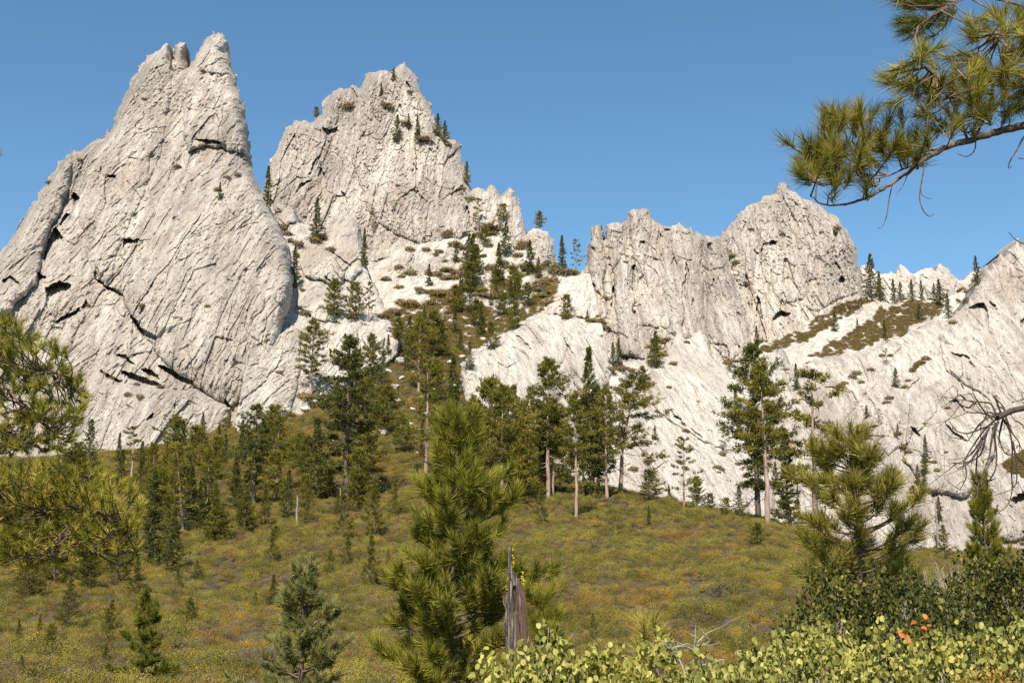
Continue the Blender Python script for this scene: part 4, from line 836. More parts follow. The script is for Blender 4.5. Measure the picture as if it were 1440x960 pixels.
# upper brush: thinner, with white stones between
Q = hill_points(268, 600, 1.3, 0.25, -0.52, 0.16)
px_, py_ = np.array([pixel((a, b, c)) for a, b, c in zip(Q[:, 0], Q[:, 1], ground_z(Q[:, 0], Q[:, 1]))]).T
keep = (py_ < 700) & (px_ > -120) & ((px_ < 730) | (Q[:, 1] < 330)) & (rng.uniform(size=len(Q)) < np.interp(py_, [420, 520, 600], [0.8, 0.85, 1.0])) & (fbm(Q[:, 0] / 11, Q[:, 1] / 16, 3.3, 3) > np.interp(py_, [430, 560, 640], [-0.35, -0.40, -0.8]))
Q = Q[keep]; sp, sh = species(Q[:, 0], Q[:, 1]); py_ = py_[keep]
sp = np.where((rng.uniform(size=len(Q)) < np.interp(py_, [450, 620], [0.6, 0.0])), 3, sp)
scatter("upper_brush", "thinner brown and green brush climbing into the white gully between the crags", np.stack([Q[:, 0], Q[:, 1], ground_z(Q[:, 0], Q[:, 1]) - 0.1], 1), sp, np.clip(Q[:, 2] / 1.3, 1, 2.4) * rng.uniform(0.7, 1.3, len(Q)), sh)
# brown brush on rock: thrown onto the surface inside patches seen on the slopes
def rock_patches(polys, dens):
    pts = []
    for pl in polys:
        xs = [p[0] for p in pl]; ys = [p[1] for p in pl]; n = int((max(xs) - min(xs)) * (max(ys) - min(ys)) * dens)
        a = rng.uniform(min(xs), max(xs), n); b = rng.uniform(min(ys), max(ys), n); wx, wy = warp(a, b, 5, 8.0)
        k = inside(pl, wx, wy) & (fbm(a / 11, b / 5, 2.2, 2) > -0.34)
        for u, v in zip(a[k], b[k]):
            p = hit(u, v)
            if p is not None: pts.append(p)
    return np.array(pts)
R = rock_patches([[(1066, 488), (1136, 464), (1150, 448), (1196, 424), (1212, 420), (1224, 424), (1200, 436), (1180, 446), (1172, 458), (1150, 470), (1110, 488), (1076, 496)], [(1136, 503), (1180, 476), (1215, 456), (1232, 440), (1262, 428), (1326, 423), (1322, 446), (1300, 452), (1252, 474), (1217, 488), (1180, 500)], [(1344, 420), (1362, 412), (1360, 424), (1346, 428)], [(1276, 520), (1300, 508), (1292, 520), (1278, 526)], [(1405, 655), (1445, 630), (1460, 660), (1445, 672)]], 0.75)
k = np.where(rng.uniform(size=len(R)) < 0.75, 3, rng.choice([1, 2, 0], len(R)))
scatter("saddle_brush", "brown brush mats on the rocky saddle at right", R, k, rng.uniform(0.8, 1.5, len(R)), rng.uniform(0.1, 0.6, len(R)))
R = rock_patches([[(560, 430), (580, 424), (606, 428), (612, 438), (584, 438)], [(600, 408), (640, 414), (660, 424), (640, 430), (604, 420)], [(640, 425), (700, 440), (740, 430), (764, 408), (780, 385), (790, 392), (776, 420), (756, 440), (720, 462), (690, 474), (664, 492), (600, 470), (560, 470), (540, 440), (600, 436)], [(690, 395), (730, 400), (726, 420), (690, 424)]], 0.34)
k = np.where(rng.uniform(size=len(R)) < 0.6, 3, rng.choice([1, 2, 0], len(R)))
scatter("gully_brush", "brown brush mats between white stones in the upper gully", R, k, rng.uniform(0.9, 1.8, len(R)), rng.uniform(0.2, 0.7, len(R)))

# white stones lying in the brush of the gully
def stone_mesh(seed):
    import bmesh
    bm = bmesh.new(); bmesh.ops.create_icosphere(bm, subdivisions=3, radius=1); r = np.random.default_rng(seed); ax = unit(r.normal(size=(9, 3))); off = r.uniform(0.55, 0.9, 9)
    for v in bm.verts:
        p = np.array(v.co)
        for a, o_ in zip(ax, off):
            d = p @ a
            if d > o_: p = p - a * (d - o_)
        v.co = Vector(p * (1 + 0.07 * float(perlin(p[0] * 2.5, p[1] * 2.5, p[2] * 2.5 + seed))))
    me = bpy.data.meshes.new("white_boulder"); bm.to_mesh(me); bm.free(); me.materials.append(M_ROCK)
    a = me.attributes.new("tone", 'FLOAT', 'POINT'); a.data.foreach_set("value", np.full(len(me.vertices), 0.85, np.float32)); return me
STONES = [stone_mesh(i) for i in range(4)]
for i, (px, py, w) in enumerate([(498, 532, 14), (470, 545, 10), (545, 528, 16), (556, 548, 12), (566, 512, 14), (508, 572, 12), (530, 580, 10), (546, 586, 8), (558, 607, 16), (575, 600, 10), (595, 560, 8), (612, 552, 9), (540, 612, 12), (565, 535, 9), (585, 526, 8), (622, 536, 9), (650, 505, 9), (640, 545, 8), (452, 562, 16), (462, 558, 12), (440, 568, 10), (430, 578, 12), (480, 560, 10), (470, 624, 6), (538, 498, 10), (516, 500, 8), (560, 566, 9), (600, 586, 10), (612, 518, 8), (634, 512, 9), (526, 546, 9), (548, 466, 8), (576, 462, 8), (680, 480, 9), (660, 462, 9), (640, 455, 8), (700, 452, 8), (620, 452, 9), (690, 640, 10), (735, 640, 9), (786, 690, 8), (770, 672, 7), (590, 640, 7), (604, 612, 8), (404, 580, 10), (390, 588, 9), (340, 606, 8), (520, 612, 8), (580, 578, 7), (628, 582, 7)]):
    p = hit(px, py); k = w * 0.5 * p.y / F
    o = link("white_boulder", STONES[i % 4], None, p + Vector((0, -0.3 * k, 0.35 * k + 0.35))); o.scale = (k * 1.6, k * 1.2, k * 0.75); o.rotation_euler = (random.uniform(-.2, .2), random.uniform(-.25, .25), random.uniform(0, 6.28))
    tag(o, "white granite boulder lying in the brush below the crags", "boulder", "white boulders in the brush")
# ------------------------------------------------------------------ near pines, built needle by needle
ST_NEEDLE = [(0, (0.06, 0.07, 0.012)), (0.45, (0.20, 0.20, 0.026)), (0.8, (0.38, 0.34, 0.055)), (1, (0.54, 0.45, 0.11))]
M_NEEDLE = leaf_material("pine_needles", ST_NEEDLE, transl=0.28, rough=0.5, spec=0.15)
M_NEEDLE_GOLD = leaf_material("pine_needles_golden", [(0, (0.075, 0.075, 0.013)), (0.45, (0.22, 0.205, 0.028)), (0.8, (0.40, 0.335, 0.06)), (1, (0.54, 0.43, 0.12))], transl=0.3, rough=0.5, spec=0.15)
M_NEEDLE_BLUE = leaf_material("pine_needles_bluish", [(0, (0.07, 0.082, 0.032)), (0.5, (0.23, 0.225, 0.07)), (1, (0.44, 0.41, 0.17))], transl=0.25, rough=0.5, spec=0.15)

def needle_tufts(ends, dirs, r, n=90, length=0.16, width=0.0045, reach=0.12, open_=0.85, tint0=0.45):
    m = len(ends); ends = np.asarray(ends, float); dirs = unit(np.asarray(dirs, float))
    t = np.repeat(np.clip(tint0 + 0.14 * r.normal(size=m), 0, 1), n)
    d = np.repeat(dirs, n, 0); k = r.uniform(0, 1, m * n)
    b = np.repeat(ends, n, 0) - d * (k * reach)[:, None] + r.normal(size=(m * n, 3)) * 0.006
    q = r.normal(size=(m * n, 3)); q = unit(q - (q * d).sum(1, keepdims=True) * d)
    ang = (open_ * (0.35 + 0.95 * k) * r.uniform(0.5, 1.35, m * n))[:, None]
    nd = unit(d * np.cos(ang) + q * np.sin(ang) + np.array([0, 0, 0.05]))
    return blades(b, nd, length * r.uniform(0.7, 1.1, m * n), width, r, np.clip(t + 0.20 * r.normal(size=m * n), 0, 1))

def near_pine(name, label, cat, group, px, d, top, rmax, base, seed, leaf, whorl=0.34, per=5, n=80, length=0.15, width=0.0045, prof=p_cone, rise=0.35, shoot=0.19, tint0=0.45, lean=0.0, trunk_r=0.06, bark=None, snaggy=0, dens=2.4):
    r = np.random.default_rng(seed)
    x = float(ray(px, 900)[0]) * d; z0 = float(ground_z(x, d)); h = float(ray(px, top)[2]) * d - z0
    zs = np.linspace(-0.1, h, 14); stem = np.stack([np.cumsum(r.normal(size=14)) * 0.008 + lean * zs, np.cumsum(r.normal(size=14)) * 0.008, zs], 1)
    T = [(stem, trunk_r, trunk_r * 0.16)]; E, D = [stem[-1]], [np.array([0, 0, 1.0])]
    sp = lambda z: np.array([np.interp(z, zs, stem[:, 0]), np.interp(z, zs, stem[:, 1]), z])
    z = base * h; w = 0
    while z < h * 0.97:
        q = (z - base * h) / (h * (1 - base))
        for i in range(per + (r.uniform() < 0.5)):
            az = w * 1.1 + i * 6.283 / per + r.normal() * 0.35
            L = max(0.10, rmax * prof(q) * r.uniform(0.55, 1.15)); el = rise * (0.1 + 0.9 * q) + r.normal() * 0.12
            dv = np.array([math.cos(az) * math.cos(el), math.sin(az) * math.cos(el), math.sin(el)])
            k = np.linspace(0, 1, 6)[:, None]; pts = sp(z + r.normal() * 0.05) + dv * L * k + np.array([0, 0, 1]) * (0.28 * L * k ** 2.2) + r.normal(size=(6, 3)) * 0.012 * L * k
            T.append((pts, 0.004 + trunk_r * 0.26 * (L / rmax), 0.004)); tg = unit(pts[-1] - pts[-2]); E.append(pts[-1]); D.append(tg)
            ns = int(L / shoot * dens) + 1
            for j in range(ns):
                s = r.uniform(0.22 if snaggy == 0 else 0.45, 0.98); p = np.array([np.interp(s, k[:, 0], pts[:, c]) for c in range(3)])
                sd = unit(np.cross(tg, [0, 0, 1.0])) * (1 if j % 2 else -1); sdv = unit(tg * r.uniform(0.5, 1.1) + sd * r.uniform(0.2, 1.0) + np.array([0, 0, r.uniform(0.0, 0.9)]))
                sl = shoot * r.uniform(0.5, 1.3) * (1.15 - 0.5 * s); e = p + sdv * sl
                T.append((np.stack([p, p + sdv * sl * 0.5 + r.normal(size=3) * 0.008, e]), 0.006, 0.003)); E.append(e); D.append(sdv + np.array([0, 0, 0.25]))
        z += whorl * r.uniform(0.8, 1.2) * (1 - 0.35 * q); w += 1
    for i in range(snaggy):
        a = r.uniform(0, 6.28); zz = h * r.uniform(0.12, base * 1.5); p = sp(zz); L = r.uniform(0.15, 0.4) * rmax * 1.3; dv = np.array([math.cos(a), math.sin(a), r.uniform(-0.2, 0.5)])
        T.append((np.stack([p, p + dv * L * 0.5, p + dv * L + r.normal(size=3) * 0.1]), 0.010, 0.003))
    o = empty(name, (x, d, z0)); tag(o, label, cat, group)
    v, f = tubes(T, 5); link("trunk", make_mesh("trunk", v, f, bark or M_TWIG, True), o)
    v, f, t = needle_tufts(E, D, r, n, length, width, reach=shoot * 0.7, tint0=tint0)
    link("crown", make_mesh("crown", v, f, leaf, False, {"tint": t}), o)
    return o

p_near = lambda q: (1.0 - 0.86 * q ** 1.1) * (0.86 + 0.22 * math.sin(q * 21))
near_pine("young_pine_tree", "big dark-green young pine in the centre foreground, left of the grey stump", "young pine", None, 637, 14, 590, 1.36, 0.10, 201, M_NEEDLE, dens=3.0, whorl=0.29, per=6, n=80, length=0.17, width=0.0085, prof=p_near, rise=0.42, shoot=0.21, tint0=0.46, trunk_r=0.075)
near_pine("young_pine_tree", "bluish-green young pine cut by the bottom edge left of centre", "young pine", None, 424, 19, 800, 1.08, 0.12, 202, M_NEEDLE_BLUE, whorl=0.23, per=6, n=75, length=0.13, width=0.010, prof=p_near, rise=0.55, shoot=0.17, tint0=0.5, trunk_r=0.06)
p_n3 = lambda q: float(np.interp(q, [0, 0.12, 0.6, 0.8, 1.0], [0.75, 1.0, 0.92, 0.42, 0.12]))
near_pine("young_pine_tree", "yellow-green long-needled pine at the right with a bare twisted lower trunk", "young pine", None, 1214, 13.5, 604, 0.72, 0.50, 203, M_NEEDLE_GOLD, dens=1.7, whorl=0.19, per=6, n=54, length=0.19, width=0.0075, prof=p_n3, rise=0.28, shoot=0.18, tint0=0.60, trunk_r=0.055, snaggy=22, lean=0.0)
near_pine("young_pine_tree", "dense pointed young pine near the right edge below the dead bough", "young pine", None, 1397, 25, 668, 1.0, 0.06, 204, M_NEEDLE, whorl=0.28, per=6, n=80, length=0.13, width=0.009, prof=p_cone, rise=0.75, shoot=0.2, tint0=0.4, trunk_r=0.08)
near_pine("young_pine_tree", "yellow-green pine seedling tip poking up behind the leafy bushes", "young pine", None, 905, 9.0, 868, 0.13, 0.72, 205, M_NEEDLE_GOLD, whorl=0.16, per=3, dens=0.8, n=60, length=0.16, width=0.0055, prof=lambda q: 1 - .5 * q, rise=0.8, shoot=0.12, tint0=0.7, trunk_r=0.014)
near_pine("young_pine_tree", "small green pine right behind the grey stump", "young pine", None, 760, 12.5, 838, 0.36, 0.35, 206, M_NEEDLE, whorl=0.2, per=4, n=100, length=0.15, width=0.005, prof=lambda q: 1 - .6 * q, rise=0.6, shoot=0.16, tint0=0.42, trunk_r=0.02)
near_pine("young_pine_tree", "slim dark young pine near the bottom edge at left", "young pine", None, 203, 42, 838, 1.15, 0.05, 207, M_NEEDLE, whorl=0.42, per=5, n=60, length=0.22, width=0.02, prof=p_cone, rise=0.5, shoot=0.28, tint0=0.42, trunk_r=0.09)

# ---- boughs of pines whose trunks stand just outside the picture
def px3(px, py, d): return np.array(ray(px, py)) * d
def bough(parent, limb, regions, d, dsp, count, seed, leaf, n, length, width, up=0.25, limb_r=(0.05, 0.012), twig_len=(0.5, 1.0), extra=(), name="bough", label=None, tint0=0.45, sub=(0.010, 0.004)):
    """A limb with side twigs that end inside the outlined regions, a brush of needles at each twig's end."""
    r = np.random.default_rng(seed); T = []; allp = []
    for ln, ra, rb in limb:
        P = np.array([px3(*q) for q in ln]); k = np.linspace(0, 1, len(P)); kk = np.linspace(0, 1, 5 * len(P))
        P2 = np.stack([np.interp(kk, k, P[:, c]) for c in range(3)], 1)
        for _ in range(4): P2[1:-1] = (P2[:-2] + P2[1:-1] + P2[2:]) / 3
        P2 = P2 + r.normal(size=P2.shape) * 0.003; T.append((P2, ra, rb)); allp.append(P2)
    A = np.concatenate(allp); E, D = [], []
    for poly, wgt in regions:
        xs = [p[0] for p in poly]; ys = [p[1] for p in poly]; c = 0
        while c < int(count * wgt):
            u, v = r.uniform(min(xs), max(xs)), r.uniform(min(ys), max(ys))
            if not inside(poly, np.array([u]), np.array([v]))[0]: continue
            c += 1; e = px3(u, v, d + r.normal() * dsp)
            dist = np.linalg.norm((A - e) * np.array([1, 0.6, 1]), axis=1) + r.uniform(0, 0.25, len(A)); s = A[np.argmin(dist)]
            L = np.linalg.norm(e - s); mid = s + (e - s) * 0.55 + np.array([r.normal() * 0.04, r.normal() * 0.04, -0.10 * L])
            T.append((np.stack([s, s + (mid - s) * 0.5 + r.normal(size=3) * 0.01, mid, mid + (e - mid) * 0.6 + np.array([0, 0, -0.01]), e]), sub[0] * min(1, 0.4 + L), sub[1]))
            E.append(e); D.append(unit(unit(e - mid) + np.array([-0.15 * np.sign(e[0]), 0, up]) + r.normal(size=3) * 0.22))
    E0, D0 = list(E), list(D)
    for ln, ra, rb in extra:
        P = np.array([px3(*q) for q in ln]); kk = np.linspace(0, len(P) - 1, 6 * len(P)); P = np.stack([np.interp(kk, np.arange(len(P)), P[:, c]) for c in range(3)], 1)
        for _ in range(8): P[1:-1] = (P[:-2] + P[1:-1] + P[2:]) / 3
        T.append((P, ra, rb))
    v, f = tubes(T, 6); w = link(name, make_mesh(name, v, f, M_TWIG, True), parent)
    w.matrix_parent_inverse = parent.matrix_world.inverted()
    if label: w['label'] = label
    v, f, t = needle_tufts(E0, D0, r, n, length, width, reach=length * 0.75, open_=0.85, tint0=tint0)
    nd = link("needles", make_mesh("needles", v, f, leaf, False, {"tint": t}), w)
    return w

def big_pine(label, x, d, height, r0):
    z0 = float(ground_z(x, d)); o = empty("pine_tree", (x, d, z0)); tag(o, label, "pine tree")
    zs = np.linspace(-0.3, height, 12); v, f = tubes([(np.stack([0.05 * np.sin(zs), 0.04 * np.cos(zs * 1.3), zs], 1), r0, r0 * 0.35)], 12)
    link("trunk", make_mesh("trunk", v, f, M_BARK, True), o); bpy.context.view_layer.update(); return o

RX = float(ray(1680, 300)[0]) * 9.8
rp = big_pine("pine whose long-needled bough hangs in from the upper right corner", RX, 9.8, 8.5, 0.17)
limb = [([(1680, 150, 9.8), (1560, 160, 9.7), (1440, 176, 9.6), (1400, 186, 9.55), (1360, 198, 9.5), (1325, 208, 9.45)], 0.040, 0.024),
        ([(1325, 208, 9.45), (1290, 232, 9.4), (1255, 258, 9.35), (1225, 276, 9.3), (1190, 288, 9.3), (1160, 290, 9.25), (1140, 276, 9.2)], 0.020, 0.005),
        ([(1340, 204, 9.5), (1300, 214, 9.6), (1262, 220, 9.7), (1220, 208, 9.75), (1180, 224, 9.8), (1150, 232, 9.8)], 0.011, 0.004),
        ([(1310, 214, 9.45), (1270, 240, 9.4), (1230, 252, 9.4), (1190, 256, 9.4), (1160, 262, 9.4)], 0.009, 0.003),
        ([(1360, 198, 9.5), (1352, 168, 9.4), (1330, 130, 9.3), (1312, 100, 9.2), (1290, 86, 9.2)], 0.012, 0.004), ([(1372, 194, 9.5), (1390, 150, 9.8), (1400, 110, 9.9), (1418, 70, 9.9)], 0.011, 0.004),
        ([(1560, 100, 9.4), (1480, 92, 9.3), (1425, 76, 9.2), (1395, 48, 9.15)], 0.014, 0.005), ([(1560, 40, 9.9), (1440, 10, 9.9), (1372, -10, 9.9), (1330, 12, 9.9), (1305, 26, 9.9), (1285, 42, 9.9)], 0.011, 0.003)]
hang = [([(1300, 232, 9.4), (1296, 256, 9.4), (1292, 278, 9.4), (1298, 298, 9.4), (1308, 306, 9.4), (1313, 300, 9.4)], 0.006, 0.003), ([(1294, 262, 9.4), (1296, 276, 9.4), (1310, 280, 9.4)], 0.004, 0.002),
        ([(1256, 254, 9.4), (1250, 280, 9.4), (1247, 306, 9.4), (1240, 322, 9.4), (1234, 320, 9.4)], 0.005, 0.002), ([(1276, 246, 9.4), (1270, 262, 9.4), (1260, 274, 9.4)], 0.004, 0.002), ([(1372, 194, 9.5), (1372, 212, 9.5), (1360, 222, 9.5), (1346, 216, 9.5)], 0.006, 0.003),
        ([(1470, 160, 9.6), (1440, 190, 9.6), (1430, 212, 9.6), (1420, 226, 9.6), (1417, 238, 9.6), (1423, 234, 9.6)], 0.009, 0.003), ([(1432, 222, 9.6), (1440, 224, 9.6), (1452, 216, 9.6)], 0.005, 0.003),
        ([(1480, 356, 9.6), (1452, 346, 9.6), (1430, 340, 9.6), (1418, 326, 9.6)], 0.007, 0.003), ([(1440, 343, 9.6), (1424, 334, 9.6), (1421, 328, 9.6)], 0.004, 0.002)]
bough(rp, limb, [([(1096, 200), (1140, 168), (1160, 176), (1190, 195), (1200, 215), (1170, 245), (1120, 250), (1104, 225)], 0.14), ([(1150, 160), (1200, 150), (1280, 160), (1330, 170), (1330, 215), (1240, 240), (1180, 230)], 0.24), ([(1230, 110), (1300, 60), (1345, 66), (1400, 90), (1440, 120), (1440, 160), (1340, 180), (1250, 160)], 0.34), ([(1340, 40), (1380, 18), (1440, 10), (1480, 60), (1470, 130), (1380, 110)], 0.22), ([(1120, 240), (1180, 240), (1240, 236), (1220, 266), (1160, 262)], 0.04), ([(1440, 0), (1620, 20), (1600, 150), (1480, 150)], 0.22)],
      9.5, 0.24, 205, 301, M_NEEDLE_GOLD, 110, 0.185, 0.0054, up=0.35, extra=hang, name="bough", label="long-needled sunlit bough with hooked bare twigs below", tint0=0.46)
bough(rp, [([(1660, 60, 10.3), (1440, 10, 10.3), (1372, -10, 10.3), (1330, 8, 10.3)], 0.016, 0.005)], [([(1232, -10), (1280, -20), (1330, -10), (1320, 14), (1262, 12)], 0.5), ([(1258, 24), (1310, 14), (1336, 24), (1300, 58), (1262, 50)], 0.5)], 10.3, 0.15, 30, 305, M_NEEDLE, 90, 0.18, 0.005, up=-0.1, name="bough", label="darker small bough at the top edge", tint0=0.2)
# the dead grey bough lower on the same tree
r_ = np.random.default_rng(77)
dead = [([(1690, 560, 9.8), (1560, 565, 9.5), (1440, 573, 9.2), (1420, 578, 9.15), (1402, 588, 9.1)], 0.032, 0.020)]
for ln in [[(1404, 586), (1388, 600), (1378, 612), (1366, 630), (1354, 650), (1334, 652)], [(1408, 582), (1400, 560), (1396, 556), (1412, 572), (1416, 584), (1412, 594)], [(1402, 585), (1394, 566), (1376, 565), (1352, 562), (1330, 558)], [(1396, 590), (1384, 578), (1372, 560), (1366, 546)], [(1404, 588), (1380, 580), (1362, 580), (1354, 576)],
           [(1396, 596), (1376, 604), (1360, 610), (1344, 606), (1334, 590)], [(1392, 600), (1380, 620), (1374, 640), (1372, 668), (1376, 700), (1364, 698)], [(1400, 594), (1394, 620), (1392, 640), (1384, 660), (1374, 690)], [(1410, 588), (1420, 604), (1424, 630), (1422, 660), (1424, 690), (1418, 710), (1396, 727)], [(1414, 586), (1424, 610), (1434, 622), (1434, 634)],
           [(1404, 592), (1398, 610), (1402, 640), (1400, 662), (1384, 686), (1352, 694), (1320, 694)], [(1388, 606), (1380, 640), (1360, 652), (1348, 658)], [(1384, 612), (1370, 634), (1356, 646), (1360, 670), (1350, 688)], [(1402, 584), (1390, 578), (1384, 590), (1372, 604)], [(1424, 620), (1430, 650), (1430, 680), (1420, 690)], [(1410, 590), (1404, 616), (1412, 636), (1418, 640)], [(1370, 566), (1362, 574), (1354, 570)], [(1358, 562), (1350, 554), (1342, 560)], [(1396, 600), (1400, 626), (1396, 646)], [(1380, 624), (1366, 648), (1352, 652), (1340, 650)], [(1430, 640), (1446, 660), (1450, 690)], [(1450, 575), (1440, 560), (1424, 566)], [(1376, 668), (1388, 676), (1402, 672)], [(1406, 580), (1392, 586), (1376, 596), (1360, 622)]]:
    dd = 9.1 + r_.normal() * 0.12
    dead.append(([(a, b, dd + 0.02 * i * r_.normal()) for i, (a, b) in enumerate(ln)], 0.0085, 0.0024))
T = []
for ln, ra, rb in dead:
    P = np.array([px3(*q) for q in ln]); k = np.arange(len(P)); kk = np.linspace(0, len(P) - 1, 6 * len(P)); w_ = 2
    Q_ = np.stack([np.interp(kk, k, P[:, c]) for c in range(3)], 1)
    for _ in range(3): Q_[1:-1] = (Q_[:-2] + Q_[1:-1] + Q_[2:]) / 3
    T.append((Q_, ra, rb))
    if ra < 0.01:
        for _ in range(3):
            p_ = Q_[r_.integers(len(Q_) // 3, len(Q_))]; e_ = p_ + r_.normal(size=3) * np.array([0.09, 0.06, 0.09]) + np.array([-0.03, 0, -0.04]); T.append((np.stack([p_, (p_ + e_) / 2 + r_.normal(size=3) * 0.02, e_]), 0.0035, 0.0014))
v, f = tubes(T, 6); db = link("dead_bough", make_mesh("dead_bough", v, f, M_DEAD_DARK, True), rp); db.matrix_parent_inverse = rp.matrix_world.inverted(); db['label'] = "tangled grey leafless bough"

LX = float(ray(-190, 500)[0]) * 18
lp = big_pine("pine whose golden-green needle boughs fill the left edge", LX, 18.0, 12, 0.2)
limb = [([(-190, 600, 18), (-110, 580, 17.8), (-50, 560, 17.6), (10, 530, 17.5), (60, 520, 17.4), (100, 530, 17.4)], 0.045, 0.012), ([(-50, 560, 17.6), (0, 500, 17.8), (30, 470, 17.8)], 0.02, 0.006), ([(0, 535, 17.5), (40, 580, 17.2), (80, 610, 17.2)], 0.018, 0.006), ([(-60, 560, 17.6), (0, 600, 17.3), (50, 620, 17.2)], 0.02, 0.006)]
bough(lp, limb, [([(-40, 446), (20, 442), (44, 462), (66, 472), (100, 496), (114, 530), (126, 556), (112, 600), (96, 632), (40, 640), (-40, 636)], 1.0)], 17.5, 0.6, 310, 311, M_NEEDLE, 70, 0.17, 0.010, up=0.45, name="bough", label="upper rounded clump of sunlit needles", tint0=0.62, sub=(0.014, 0.005))
limb = [([(-190, 760, 18), (-100, 740, 17.6), (-20, 724, 17.2), (60, 716, 17.0), (120, 712, 16.9), (165, 735, 16.8), (195, 765, 16.8)], 0.05, 0.010), ([(-20, 724, 17.2), (40, 690, 17.2), (90, 672, 17.2), (130, 668, 17.2)], 0.022, 0.006), ([(60, 716, 17), (110, 750, 16.8), (140, 780, 16.8)], 0.02, 0.006), ([(-60, 732, 17.4), (0, 760, 17.2), (60, 775, 17.1)], 0.02, 0.006)]
bough(lp, limb, [([(-40, 650), (20, 652), (60, 644), (110, 652), (150, 662), (185, 682), (206, 716), (206, 750), (190, 790), (150, 772), (110, 790), (40, 800), (-40, 790)], 1.0)], 17.1, 0.65, 430, 312, M_NEEDLE, 70, 0.17, 0.010, up=0.35, name="bough", label="lower wide spray of sunlit needles with silvery twigs", tint0=0.62, sub=(0.014, 0.005))
bough(lp, [([(-190, 250, 18), (-80, 220, 17.8), (-20, 205, 17.7)], 0.02, 0.005)], [([(-20, 180), (-6, 184), (-4, 222), (-20, 230)], 1.0)], 17.7, 0.1, 6, 313, M_NEEDLE_GOLD, 70, 0.15, 0.006, name="bough", label="needle tips just touching the left edge")

